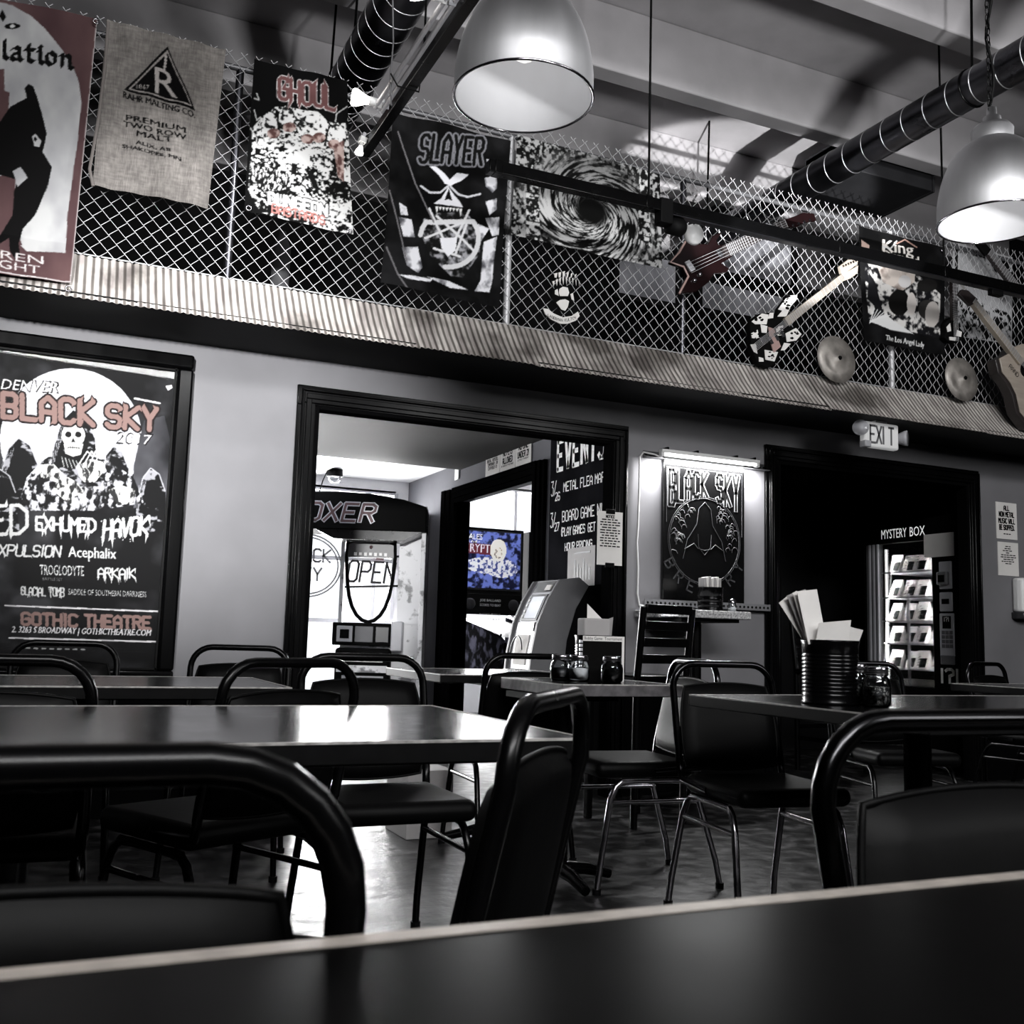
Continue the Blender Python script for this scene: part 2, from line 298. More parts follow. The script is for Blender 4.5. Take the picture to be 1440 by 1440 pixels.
class Canvas:
    """a flat print on the plane y=Y (axis 'y') or x=X (axis 'x'); a = metres along the plane, b = height"""
    def __init__(s, axis, d, a0, a1, b0, b1, res, bg):
        s.axis, s.d, s.a0, s.a1, s.b0, s.b1, s.res = axis, d, min(a0, a1), max(a0, a1), b0, b1, res
        s.w = int((s.a1-s.a0)*res)+2; s.h = int((b1-b0)*res)+2
        s.A = np.empty((s.h, s.w, 3)); s.A[:] = bg
    def P(s, x, y):
        p = at_y(x, y, s.d) if s.axis == 'y' else at_x(x, y, s.d)
        return ((p.x if s.axis == 'y' else p.y), p.z)
    def ij(s, a, b): return (a-s.a0)*s.res, (s.b1-b)*s.res
    def fill_ab(s, pts, col, tex=None):
        q = np.array([s.ij(a, b) for a, b in pts]); x0 = max(0, int(q[:, 0].min())); x1 = min(s.w-1, int(q[:, 0].max())+1)
        y0 = max(0, int(q[:, 1].min())); y1 = min(s.h-1, int(q[:, 1].max())+1)
        if x1 < x0 or y1 < y0: return
        X = np.arange(x0, x1+1)[None]+.5; Y = np.arange(y0, y1+1)[:, None]+.5; ins = np.zeros((y1-y0+1, x1-x0+1), bool)
        n = len(q)
        for i in range(n):
            ax, ay = q[i]; bx, by = q[(i+1) % n]
            if ay == by: continue
            c = ((ay > Y) != (by > Y)) & (X < (bx-ax)*(Y-ay)/(by-ay)+ax); ins ^= c
        sub = s.A[y0:y1+1, x0:x1+1]
        if tex is not None: sub[ins] = tex[y0:y1+1, x0:x1+1][ins]
        else: sub[ins] = col
    def fill(s, px, col, tex=None): s.fill_ab([s.P(*p) for p in px], col, tex)
    def ell(s, cx, cy, rx, ry, col, rot=0, tex=None, n=40):
        c, d = math.cos(rot), math.sin(rot)
        s.fill([(cx+rx*math.cos(t)*c-ry*math.sin(t)*d, cy+rx*math.cos(t)*d+ry*math.sin(t)*c) for t in [2*math.pi*k/n for k in range(n)]], col, tex)
    def line(s, px, w, col):
        for (x0, y0), (x1, y1) in zip(px, px[1:]):
            L = math.hypot(x1-x0, y1-y0) or 1; nx, ny = -(y1-y0)/L*w/2, (x1-x0)/L*w/2
            s.fill([(x0+nx, y0+ny), (x0-nx, y0-ny), (x1-nx, y1-ny), (x1+nx, y1+ny)], col)
        if w > 1.6:
            for x, y in px: s.ell(x, y, w/2, w/2, col, n=8)
    def text(s, t, p0, p1, h, col, lean=0.):
        v, f, asp = text_tris(t); dx, dy = p1[0]-p0[0], p1[1]-p0[1]
        q = [(p0[0]+dx*a+lean*b*h, p0[1]+dy*a-b*h) for a, b in v]; q = [s.P(*p) for p in q]
        for g in f: s.fill_ab([q[i] for i in g], col)
    def metal(s, t, p0, p1, h, w, col, outline=None, ow=0, gap=.35, lean=0, arch=0, spike=0, seed=1):
        """angular heavy lettering, stroke width w, with optional outline and spikes"""
        ls, tot = glyph_lines(t, gap); dx, dy = p1[0]-p0[0], p1[1]-p0[1]; rg = random.Random(seed)
        def m(a, b): return (p0[0]+dx*a+lean*b*h, p0[1]+dy*a-b*h+arch*(a-.5)**2*4)
        Q = [[m(a, b) for a, b in pl] for pl in ls]
        sp = []
        if spike:
            for pl in Q:
                for x, y in (pl[0], pl[-1]): sp.append([(x-w*.5, y), (x+w*.5, y), (x+rg.uniform(-w, w), y+(spike if rg.random() < .6 else -spike)*rg.uniform(.4, 1.2))])
        if outline is not None:
            for pl in Q: s.line(pl, w+2*ow, outline)
            for p in sp: s.fill([(p[0][0]-ow, p[0][1]), (p[1][0]+ow, p[1][1]), (p[2][0], p[2][1]+ow*(1 if p[2][1] > p[0][1] else -1))], outline)
        for pl in Q: s.line(pl, w, col)
        for p in sp: s.fill(p, col)
    def nib(s, strokes, w, ang, col):
        """broad-nib pen strokes (blackletter)"""
        nx, ny = math.cos(ang)*w/2, -math.sin(ang)*w/2
        for pl in strokes:
            for (x0, y0), (x1, y1) in zip(pl, pl[1:]):
                s.fill([(x0+nx, y0+ny), (x0-nx, y0-ny), (x1-nx, y1-ny), (x1+nx, y1+ny)], col)
                s.line([(x0-nx, y0-ny), (x0+nx, y0+ny)], .8, col)
    def tex(s, fy, fx, seed, lo, hi, th=.5, soft=.06, octv=4):
        n = vnoise(s.h, s.w, fy, fx, seed, octv); k = np.clip((n-th)/soft+.5, 0, 1)[..., None]; return np.array(lo)*(1-k)+np.array(hi)*k
    def sheet(s, name, corners, step, mt, off=None, parent=None, edge=None, **kw):
        """a grid over the photo-traced corner points (tl, tr, br, bl); off(u,v) moves the cloth off its plane"""
        tl, tr, br, bl = [np.array(s.P(*c)) for c in corners]
        nu = max(2, int(np.linalg.norm(tr-tl)/step)); nv = max(2, int(np.linalg.norm(bl-tl)/step))
        U, V = np.meshgrid(np.linspace(0, 1, nu+1), np.linspace(0, 1, nv+1))
        AB = ((1-U)*(1-V))[..., None]*tl+(U*(1-V))[..., None]*tr+(U*V)[..., None]*br+((1-U)*V)[..., None]*bl
        if edge: AB = AB+edge(U, V)
        c = np.zeros(U.shape+(3,))
        for ox, oy in ((-.25, -.25), (.25, -.25), (-.25, .25), (.25, .25)):
            i = np.clip(((AB[..., 0]-s.a0+ox*step)*s.res).astype(int), 0, s.w-1); j = np.clip(((s.b1-AB[..., 1]+oy*step)*s.res).astype(int), 0, s.h-1)
            c += s.A[j, i]/4
        D = s.d+(off(U, V) if off else 0*U)
        co = np.stack([AB[..., 0], D, AB[..., 1]], -1) if s.axis == 'y' else np.stack([D, AB[..., 0], AB[..., 1]], -1)
        me = bpy.data.meshes.new(name); nvt = (nu+1)*(nv+1)
        idx = np.arange(nvt).reshape(nv+1, nu+1); F = np.stack([idx[1:, :-1], idx[1:, 1:], idx[:-1, 1:], idx[:-1, :-1]], -1).reshape(-1, 4)
        me.vertices.add(nvt); me.vertices.foreach_set('co', co.reshape(-1)); me.loops.add(F.size); me.loops.foreach_set('vertex_index', F.reshape(-1).astype(np.int32))
        me.polygons.add(len(F)); me.polygons.foreach_set('loop_start', np.arange(0, F.size, 4, dtype=np.int32)); me.polygons.foreach_set('use_smooth', np.ones(len(F), bool))
        me.update(calc_edges=True)
        ca = me.color_attributes.new('print', 'FLOAT_COLOR', 'POINT'); ca.data.foreach_set('color', np.concatenate([lin(np.clip(c, 0, 1)), np.ones(c.shape[:2]+(1,))], -1).reshape(-1).astype(np.float32))
        me.materials.append(mt); o = bpy.data.objects.new(name, me); COL.objects.link(o)
        if parent: o.parent = parent
        return tag(o, **kw)

# ------------------------------------------------------------------ the setting
D, DF, SOF = 5.35, 5.0, 2.36          # main wall, fence plane, underside of the overhang
def struct(name, mb, mt, parent=None, **k): return mb.build(name, mt, parent, kind='structure', **k)
struct('floor', MB().box(-4, 10, -3.2, 13, -.1, 0), M['floor'])
o1, o2 = (1.25, 3.08), (4.33, 6.05); OH = 2.11
w = MB()
for a, b, z0, z1 in ((-4, o1[0], 0, SOF), (o1[1], o2[0], 0, SOF), (o2[1], 10, 0, SOF), (o1[0], o1[1], OH, SOF), (o2[0], o2[1], OH, SOF)): w.box(a, b, D, D+.06, z0, z1)
struct('wall_back', w, M['wall'])
for a_, b_ in ((-4, o1[0]-.11), (o1[1]+.11, o2[0]-.11), (o2[1]+.11, 10)): struct('dark_strip_back', MB().box(a_, b_, D-.012, D, 0, .60), M['trim_matte'])  # dark strip added to keep the lower wall black, no baseboard seen
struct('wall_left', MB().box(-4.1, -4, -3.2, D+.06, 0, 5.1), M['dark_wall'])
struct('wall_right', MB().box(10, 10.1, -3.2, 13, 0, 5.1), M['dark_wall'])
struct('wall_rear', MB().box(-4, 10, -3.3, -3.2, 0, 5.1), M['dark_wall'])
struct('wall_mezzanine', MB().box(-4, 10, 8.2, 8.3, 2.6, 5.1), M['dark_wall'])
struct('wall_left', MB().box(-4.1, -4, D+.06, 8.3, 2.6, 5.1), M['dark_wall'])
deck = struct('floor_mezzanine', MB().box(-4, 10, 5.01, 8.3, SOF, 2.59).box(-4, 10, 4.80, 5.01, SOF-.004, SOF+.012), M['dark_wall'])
ceil = struct('ceiling', MB().box(-4.1, 10.1, -3.3, 8.3, 5.06, 5.2), M['white_paint'])
for k in range(-4, 4):
    y = 4.18+1.3*k-.0
    if y > -3: MB().box(-4, 10, y, y+.15, 4.60, 5.06).build('ceiling_beam', M['white_paint'], ceil, bevel=.012)
# opening casings: stepped moulding, jamb lining
def casing(name, x0, x1, top, y):
    root = empty(name, None, None, (0, 0, 0)); tag(root, kind='structure')
    prof = ((0, .105, .022), (.008, .085, .036), (.03, .06, .045), (.07, .082, .052))
    def strip(side):
        mb = MB()
        for a, b, d in prof:
            if side == 'l': mb.box(x0-b, x0-a, y-d, y, 0, top+a)
            if side == 'r': mb.box(x1+a, x1+b, y-d, y, 0, top+a)
            if side == 't': mb.box(x0-b, x1+b, y-d, y, top+a, top+b)
        return mb
    strip('l').build('side_casing', M['black_wood'], root, bevel=.004); strip('r').build('side_casing', M['black_wood'], root, bevel=.004)
    strip('t').build('head_casing', M['black_wood'], root, bevel=.004)
    for q in ((x0-.004, x0+.018, 0, top), (x1-.018, x1+.004, 0, top), (x0+.018, x1-.018, top-.018, top+.004)): MB().box(q[0], q[1], y-.02, y+.075, q[2], q[3]).build('jamb_lining', M['trim_matte'], root, bevel=.003)
    return root
casing('trim_1', o1[0], o1[1], OH, D); casing('trim_2', o2[0], o2[1], OH, D)
# vestibule
VX, VY, VZ = 3.25, 9.7, 2.42
dY0, dY1 = 6.72, 8.36
w = MB()
for a, b, z0, z1 in ((D+.06, dY0, 0, VZ), (dY1, VY, 0, VZ), (dY0, dY1, 2.09, VZ)): w.box(VX, VX+.12, a, b, z0, z1)
struct('wall_vestibule', w, M['vest_wall'])
struct('wall_panel', MB().box(VX-.012, VX+.001, D+.06, 6.56, 0, 1.26).box(VX-.012, VX+.001, D+.06, 5.55, 1.26, VZ), M['trim_matte'])
struct('ceiling_vestibule', MB().box(-1, VX+.1, D+.06, VY+.1, VZ, VZ+.12), M['vest'])
struct('wall_vestibule_left', MB().box(-1.1, -1, D+.06, VY, 0, VZ), M['vest'])
w = MB(); w.box(-1, .15, VY, VY+.1, 0, VZ); w.box(3.12, VX+.12, VY, VY+.1, 0, VZ); w.box(.15, 3.12, VY, VY+.1, 2.30, VZ); w.box(.15, 3.12, VY, VY+.1, 0, .32)
struct('wall_storefront', w, M['vest'])
def glazing(name, xs, zs, y, mt, fw_=.04):
    root = empty(name, None, None); tag(root, kind='structure')
    for x in xs: MB().box(x-fw_/2, x+fw_/2, y-.03, y+.05, zs[0], zs[-1]).build('mullion', mt, root)
    for z in zs: MB().box(xs[0], xs[-1], y-.02, y+.04, z-fw_/2, z+fw_/2).build('transom', mt, root)
    for a, b in zip(xs, xs[1:]):
        for c, d in zip(zs, zs[1:]): MB().box(a+fw_/2, b-fw_/2, y, y+.006, c+fw_/2, d-fw_/2).build('pane', M['glass'], root)
    return root
glazing('window_1', [.15, .85, 1.6, 2.27, 3.12], [.32, 1.02, 1.62, 2.30], VY+.02, M['light_grey'])
sky_m = mat('bright_skylight', (.95, .97, 1), .5, emit=4.5)
root = empty('window_6', None, None, (1.85, 8.2, VZ)); tag(root, kind='structure')
MB().box(-.42, .42, -1.0, 1.3, -.012, -.004).build('diffuser', sky_m, root)
for q in ((-.46, -.42, -1.04, 1.34), (.42, .46, -1.04, 1.34), (-.42, .42, -1.04, -1.0), (-.42, .42, 1.3, 1.34)): MB().box(*q, -.02, 0).build('frame', M['white'], root)
# moulding of the doorway from the vestibule into the arcade room
root = empty('trim_3', None, None); tag(root, kind='structure')
for nm, ya, yb, za, zb in (('side_casing', dY1, dY1+.26, 0, 2.2), ('side_casing', dY0-.15, dY0, 0, 2.2), ('head_casing', dY0, dY1, 2.07, 2.2)):
    mb = MB()
    for k, d in ((0, .03), (.3, .045), (.65, .055)):
        if nm[0] == 's': mb.box(VX-d, VX, ya+(yb-ya)*k, yb, za, zb)
        else: mb.box(VX-d, VX, ya, yb, za+(zb-za)*k, zb)
    if nm[0] == 's': mb.box(VX-.01, VX+.13, (dY1 if ya > 8 else dY0-.02), (dY1+.02 if ya > 8 else dY0), 0, 2.09)
    mb.build(nm, M['trim_matte'], root, bevel=.003)
# arcade room beyond
w = MB(); w.box(VX+.12, 3.5, 11.6, 11.7, 0, 2.9); w.box(6.7, 8.4, 11.6, 11.7, 0, 2.9); w.box(3.5, 6.7, 11.6, 11.7, 2.75, 2.9); w.box(3.5, 6.7, 11.6, 11.7, 0, .5)
struct('wall_arcade', w, M['vest'])
struct('wall_arcade_right', MB().box(8.3, 8.4, 7.5, 11.6, 0, 2.9), M['vest'])
struct('ceiling_arcade', MB().box(VX, 8.4, 6.6, 11.7, 2.9, 3.0), M['vest'])
glazing('window_2', [3.5, 4.2, 5.3, 6.7], [.5, 2.05, 2.75], 11.62, M['light_grey'])
# dark games room through the right opening
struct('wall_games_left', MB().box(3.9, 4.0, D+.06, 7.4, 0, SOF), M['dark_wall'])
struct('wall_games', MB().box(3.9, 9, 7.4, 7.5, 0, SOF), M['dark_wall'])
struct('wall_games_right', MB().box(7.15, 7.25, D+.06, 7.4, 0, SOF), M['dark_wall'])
# mezzanine windows seen dimly through the mesh
for nm, Y, q in (('window_3', 6.5, [(1012, 322), (1112, 322), (1108, 402), (1008, 380)]), ('window_4', 6.5, [(985, 398), (1100, 418), (1100, 455), (985, 432)]), ('window_5', 6.5, [(872, 352), (950, 372), (948, 428), (868, 405)])):
    pts = [at_y(x, y, Y) for x, y in q]; x0, x1 = min(p.x for p in pts), max(p.x for p in pts); z0, z1 = min(p.z for p in pts), max(p.z for p in pts)
    root = empty(nm, None, None); tag(root, kind='structure')
    for a, b, c, d in ((x0-.04, x0, z0, z1), (x1, x1+.04, z0, z1)): MB().box(a, b, Y-.03, Y+.03, c, d).build('stile', M['black'], root)
    for c, d in ((z0-.04, z0), (z1, z1+.04)): MB().box(x0-.04, x1+.04, Y-.03, Y+.03, c, d).build('rail', M['black'], root)
    MB().box(x0, x1, Y, Y+.01, z0, z1).build('pane', mat('reflection_pane_'+nm, (.22, .22, .24), .3, scale=3.2, col2=(.62, .62, .64), stretch=(1, 1, .35)), root)  # pale noise in the colour stands in for reflections on the glass

# ------------------------------------------------------------------ corrugated awning, chain-link fence
aw = empty('corrugated_awning', 'weathered corrugated steel awning strip along the mezzanine edge', 'awning', (0, 4.9, SOF))
XL = -.62; pan = .665; k = 0; x = XL+.24
while x < 7.6:
    n = int(pan/.034*8); vs = []; fs = []; zt = 2.612+random.uniform(-.006, .004); zb = 2.345+random.uniform(-.005, .005)
    for i in range(n+1):
        xx = x+(pan+.02)*i/n; wv = .008*math.sin(2*math.pi*xx/.034)
        for t in (0, .5, 1): vs.append((xx, 4.995-.215*t+wv*.75-4.9-.003*(k % 2), zt+(zb-zt)*t-SOF+wv*.6-.01*math.sin(math.pi*t)))
    for i in range(n):
        for j in (0, 1): fs.append((i*3+j, i*3+j+1, (i+1)*3+j+1, (i+1)*3+j))
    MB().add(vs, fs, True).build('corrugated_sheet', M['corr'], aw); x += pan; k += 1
fence = empty('chain_link_fence', 'galvanised chain-link fence along the mezzanine edge above the awning', 'fence', (0, DF, 2.59))
mb = MB(); P_ = .0375; zt = 3.775-2.59
for k in range(int((7.6-XL)/P_)):
    x0 = XL+k*P_; ns = int(1.16/P_); pts = []
    for i in range(ns+1):
        s = 1 if (i+k) % 2 else -1; pts.append((x0+s*P_*.55, .006*s, zt-1.165+i*1.165/ns))
    pts.append((pts[-1][0]+(.018 if (ns+k) % 2 == 0 else -.018), 0, zt+.018)); mb.tube(pts, .0026, 4)
mb.build('wire_mesh', M['steel'], fence, kind='stuff')
mb = MB().tube([(XL, .016, 3.715-2.59), (7.6, .016, 3.715-2.59)], .015, 10); mb.build('top_rail', M['rail'], fence)
for x in (-.45, .70, 2.205, 3.36, 5.018, 6.6): MB().tube([(x, .022, 0), (x, .022, 3.72-2.59)], .02, 10).build('post', M['steel'] if x in (2.205, 5.018) else M['duct'], fence)
MB().tube([(XL, .01, .03), (7.6, .01, .03)], .004, 5).build('bottom_wire', M['steel'], fence)
o = MB().lathe([(0, 0), (.05, 0), (.055, .02), (.055, .30), (.03, .36), (.022, .40), (0, .40)], 16).build('grey_canister', M['grey'], None, 'pale grey cylinder standing on the mezzanine behind the mesh', 'cylinder'); o.location = (1.145, 6.0, 2.9)
o = MB().box(-.3, .3, -.2, .2, 0, .31).build('storage_box', M['dark_wall'], None, 'dark storage box under the grey cylinder on the mezzanine', 'box', bevel=.01); o.location = (1.145, 6.0, 2.59)

# ------------------------------------------------------------------ ducts, tracks, pendants
def duct(name, label, x, y0, y1, z, r, pitch):
    root = empty(name, label, 'duct', (x, (y0+y1)/2, z))
    a, b = y0-(y0+y1)/2, y1-(y0+y1)/2
    MB().tube([(0, a, 0), (0, b, 0)], r, 40).build('pipe', M['duct'], root)
    y = a
    while y < b:
        MB().tube([(r*1.0*math.cos(q), y+pitch*.06*q, r*1.0*math.sin(q)) for q in [2*math.pi*i/32 for i in range(33)]], .0035, 5).build('seam', M['seam'], root); y += pitch
    for yy in (a+.9, a+2.9, b-.55): 
        mb = MB(); mb.tube([((r+.004)*math.cos(q), yy, (r+.004)*math.sin(q)) for q in [2*math.pi*i/24 for i in range(25)]], .006, 5); mb.tube([(0, yy, r), (.02, yy, 5.06-z)], .008, 6); mb.build('hanger', M['black_metal'], root)
    return root
p = at_y(1105, 277, 5.5); duct('spiral_duct', 'silver spiral duct running above the right end of the fence', p.x, 1.0, 7.0, p.z+.01, .105, .165)
p = at_y(494, 118, 5.5); duct('spiral_duct', 'dark spiral duct above the black and red hooded-figures flag', p.x, 2.6, 6.6, p.z, .128, .135)
mb = MB(); mb.box(-.55, .22, -.3, .3, -.17, .17)
pb = at_y(1272, 258, 6.0); root = empty('duct_box', 'dark sheet-metal duct box under the silver duct above the fence', 'duct', (pb.x-.22, 6.0, pb.z-.02))
mb.build('casing', M['duct_box'], root, bevel=.006)
for x in (-.55, .2): MB().box(x, x+.02, -.31, .31, -.18, .18).build('flange', M['duct_box'], root)
for x in (.1, -.4): MB().tube([(x, 0, .17), (x, 0, 5.06-pb.z+.02)], .008, 6).build('hanger', M['black_metal'], root)
# track 1: slotted strut with conduits, runs away from the viewer
e1 = at_y(508, 214, 4.9); tx, tz = e1.x, e1.z
root = empty('lighting_strut', 'black slotted ceiling strut with two pale conduits running toward the fence', 'strut', (tx, 3.0, tz))
MB().box(-.008, .042, -2.6, 1.9, -.022, .022).build('strut', M['black_metal'], root, bevel=.003)
mb = MB()
for i in range(44): mb.box(.0415, .0435, -2.5+i*.1, -2.48+i*.1, -.005, .007)
mb.build('slot', M['light_grey'], root, kind='stuff')
for dx, dz in ((-.03, .0), (-.062, .012)): MB().tube([(dx, -2.6, dz), (dx, 1.45, dz)], .0115, 8).build('conduit', M['light_grey'], root)
for yy in (-1.2, .35, 1.15): MB().tube([(-.085, yy, .02), (-.05, yy, -.03), (.05, yy, -.032), (.055, yy, .03)], .004, 5).build('cable_tie', M['black'], root)
for yy in (-1.6, 1.0): MB().tube([(.017, yy, .02), (.017, yy, 5.06-tz)], .005, 6).build('hanger_rod', M['black_metal'], root)
def par_lamp(name, label, loc, d, sc=1.0):
    """a lamp holder with a reflector bulb; local +X is where it shines"""
    root = empty(name, label, 'lamp', loc); R = Vector((1, 0, 0)).rotation_difference(Vector(d).normalized()).to_matrix().to_4x4()
    Z = R @ Matrix.Rotation(math.pi/2, 4, 'Y')
    MB().lathe([(0, 0), (.022*sc, 0), (.024*sc, .05*sc), (.02*sc, .055*sc)], 14, Z).build('socket', M['white'], root)
    MB().lathe([(.018*sc, .05*sc), (.025*sc, .075*sc), (.045*sc, .12*sc), (.048*sc, .14*sc), (.04*sc, .15*sc), (0, .155*sc)], 18, Z).build('bulb', M['bulb'], root)
    MB().box(-.025, .005, -.018, .018, -.018, .018, R).build('holder', M['white'], root, bevel=.004)
    MB().box(-.05, -.02, -.008, .03, -.008, .008, R).build('bracket', M['light_grey'], root, bevel=.002); return root
p = at_y(590, 158, 4.42); par_lamp('track_lamp', 'lit reflector bulb on the strut beside the red-lettered flag', (tx-.055, p.y, tz+.02), (-.85, .2, .1), .85)
light('lamp_beam_fence', 'SPOT', (tx-.22, 4.42, tz+.03), (0.2, 5.35, 2.2), 30, spot=95, blend=.8, radius=.05)
par_lamp('track_lamp', 'lit reflector bulb at the top edge of the frame beside the large pendant', (tx-.065, 3.53, tz+.02), (-.85, .2, .12), .9)
light('lamp_beam_poster', 'SPOT', (tx-.24, 3.53, tz+.03), (0.45, 5.35, 2.0), 60, spot=75, blend=.9, radius=.05)
par_lamp('lamp_holder', 'small white lamp holder near the far end of the strut above the skull flag', (tx-.03, 4.78, tz-.005), (-.2, .1, -1), .45)
MB().tube([at_y(552, -20, 4.2), at_y(553, 60, 4.2), at_y(549, 110, 4.2), at_y(550, 148, 4.2)], .004, 6).build('cable', M['grey'], None, 'thin grey cable hanging down to the lit reflector bulb', 'cable')
# track 2
ta, tb = at_y(722, 232, 4.5), at_y(1440, 412, 4.5); tz2 = 3.235
root = empty('lighting_track', 'long black lighting track hung across in front of the fence', 'track', (4.4, 4.5, tz2))
MB().box(-2.55, 3.2, -.028, .028, -.03, .035).build('track', M['black_metal'], root, bevel=.004)
MB().box(-1.5, 3.2, -.022, .022, -.037, -.03).build('contact_strip', M['duct'], root)
for x in (-2.5, -1.62, -.3, .54, 1.9): MB().box(x-.02, x+.02, -.031, .031, -.033, .038).build('clip', M['black_metal'], root, bevel=.003)
for x in (2.79, 4.945): MB().tube([(x-4.4, 0, .03), (x-4.4, 0, 5.06-tz2)], .0065, 8).build('hanger_rod', M['black'], root)
p = at_y(940, 318, 4.5); root = empty('track_spot', 'black track spotlight with a pale lens hanging below the black track', 'spotlight', (p.x-.02, 4.5, p.z))
MB().box(-.05, .03, -.035, .035, .0, .14).build('adapter', M['black'], root, bevel=.006); MB().lathe([(.0, -.03), (.045, -.03), (.05, .05), (.035, .07), (0, .07)], 18, T(.055, .01, .01, 0, 0, math.pi/2)).build('head', M['black'], root)
p = at_y(970, 333, 4.72); o = MB().lathe([(.0, .0), (.04, .0), (.062, .03), (.055, .06), (0, .07)], 22, T(0, 0, 0, 0, math.pi/2)).build('lamp_disc', M['white'], None, 'round white reflector lamp in front of the pointed dark red bass', 'lamp'); o.location = p
o = MB().tube([p+Vector((0, .02, .02)), p+Vector((-.02, -.1, .07)), Vector((p.x-.04, 4.505, tz2-.03))], .006, 6).build('lamp_arm', M['black']); o.parent = bpy.data.objects['lamp_disc']; o.matrix_parent_inverse = Matrix.Translation(-p)
o = MB().box(-.05, .05, -.02, .02, -.02, .015).build('track_clamp', M['black'], None, 'small black clamp under the right end of the lighting track', 'clamp', bevel=.004); o.location = (at_y(1400, 410, 4.5).x, 4.5, tz2-.05)

def pendant(label, c, dia, px_w, chain):
    d = ray(*c); P0 = CAM+d*(FPX*dia/px_w); R = dia/2
    root = empty('pendant_lamp', label, 'lamp', P0)
    H = R*1.62
    prof = [(R, 0), (R*.995, .02)]+[(R*math.cos(t)**.78, .03+(H-.03)*math.sin(t)) for t in [i/14*1.32 for i in range(1, 15)]]
    top = prof[-1]
    MB().lathe(prof+[(.0, top[1]+.006)], 48).build('shade', M['alu'], root)
    MB().lathe([(r-.006, z) for r, z in prof]+[(0, top[1]-.004)], 48).build('reflector', M['lamp_in'], root)
    MB().tube([(R*math.cos(q), R*math.sin(q), .0) for q in [2*math.pi*i/48 for i in range(48)]], .004, 6, True).build('rim', M['chrome'], root)
    zt = top[1]
    MB().lathe([(.075, zt-.03), (.078, zt+.045), (.066, zt+.062), (.035, zt+.066), (.033, zt+.10), (.02, zt+.105), (.018, zt+.14), (0, zt+.14)], 26).build('neck', M['alu'], root)
    MB().lathe([(0, zt-.22), (.03, zt-.2), (.038, zt-.16), (.025, zt-.1), (.02, zt-.05), (0, zt-.05)], 16).build('bulb', M['pendant_bulb'], root)  # bulb placed unseen to make the reflector look bright
    zc = 5.06-P0.z
    MB().tube([(.012*math.sin(i*.9), .012*math.cos(i*.9), zt+.13+(zc-zt-.13)*i/40) for i in range(41)], .006, 6).build('cord', M['black'], root)
    if chain:
        mb = MB(); z = zt+.13; i = 0
        while z < zc:
            q = [(.009*math.cos(t), .0, .019*math.sin(t)) for t in [2*math.pi*j/10 for j in range(10)]]
            mb.tube(q, .0028, 4, True, T(-.008, 0, z, (i % 2)*math.pi/2)); z += .03; i += 1
        mb.build('chain', M['black_metal'], root, kind='stuff')
    l = light('pendant_fill', 'POINT', P0+Vector((0, 0, R*.55)), (0, 0, 0), .35, radius=.05)  # fill added to brighten the inside of the shade
    return root
pendant('large brushed aluminium dome pendant at top centre of the room', (736, 138), .42, 197, False)
pendant('brushed aluminium dome pendant on a chain at the right edge', (1399, 313), .42, 152, True)

# ------------------------------------------------------------------ framed concert poster on the left wall
WH, BK, SAL = (.86, .85, .86), (.03, .028, .035), (.53, .43, .41)
fr = empty('framed_poster', 'large framed concert poster in black wood on the wall left of the wide opening', 'poster', (-.03, D-.03, .64))
fx0, fx1, fz0, fz1 = -.70, .606, .625, 2.285
for nm, q in (('frame_rail', (fx0, fx1, fz1-.075, fz1)), ('frame_rail', (fx0, fx1, fz0, fz0+.075)), ('frame_stile', (fx0, fx0+.075, fz0+.075, fz1-.075)), ('frame_stile', (fx1-.075, fx1, fz0+.075, fz1-.075))):
    mb = MB().box(q[0]+.03, q[1]+.03, -.03, .03, q[2]-.64, q[3]-.64); mb.build(nm, M['black_wood'], fr, bevel=.012)
mb = MB()
for q in ((fx0+.075, fx1-.075, fz1-.087, fz1-.078), (fx0+.075, fx1-.075, fz0+.078, fz0+.087), (fx1-.087, fx1-.078, fz0+.075, fz1-.075)): mb.box(q[0]+.03, q[1]+.03, -.004, .03, q[2]-.64, q[3]-.64)
mb.build('inner_lip', M['edge_dark'], fr)
c = Canvas('y', D-.012, -.66, .56, .68, 2.23, 620, BK)
def q5(*pts): return [(x*.361, 440+y*.361) for x, y in pts]
c.A[:] = c.tex(9, 7, 3, (.03, .03, .035), (.20, .20, .21), .62, .3)
moon = c.tex(5, 5, 8, (.74, .74, .76), (.90, .90, .91), .5, .5)
c.ell(100, 618, 100, 100, 0, tex=moon)
rob = c.tex(60, 34, 11, (.03, .03, .035), (.62, .62, .64), .60, .10); rob2 = c.tex(46, 60, 12, (.05, .05, .055), (.80, .80, .82), .50, .12)
fog = c.tex(6, 6, 14, (.06, .06, .07), (.40, .40, .42), .5, .6)
c.fill(q5((520, 600), (560, 420), (640, 400), (680, 560), (660, 760), (520, 760)), 0, fog)
def hood(cx, cy, sx, sy, face):
    h = [(-.95, 2.0), (-.8, .6), (-.45, -.55), (0, -1), (.5, -.7), (.85, .1), (.9, .9), (1.1, 2.0)]
    c.fill([(cx+a*sx, cy+b*sy) for a, b in h], 0, rob)
    c.line([(cx+a*sx, cy+b*sy) for a, b in h[1:6]], 1.6, (.7, .7, .72))
    for k in range(5): c.line([(cx-sx*(.2+.12*k), cy-sy*(.6-.1*k)), (cx-sx*(.5+.08*k), cy+sy*(.3+.25*k))], .8, (.62, .62, .64))
    c.ell(cx+.1*sx, cy+.25*sy, .5*sx, .7*sy, (.03, .03, .035))
hood(26, 650, 32, 34, 0); hood(212, 688, 24, 30, 0); hood(160, 655, 24, 28, 0); hood(0, 690, 26, 30, 0)
c.fill(q5((80, 720), (105, 640), (160, 580), (190, 560), (370, 560), (430, 580), (520, 640), (560, 740), (380, 770), (120, 770)), 0, rob2)
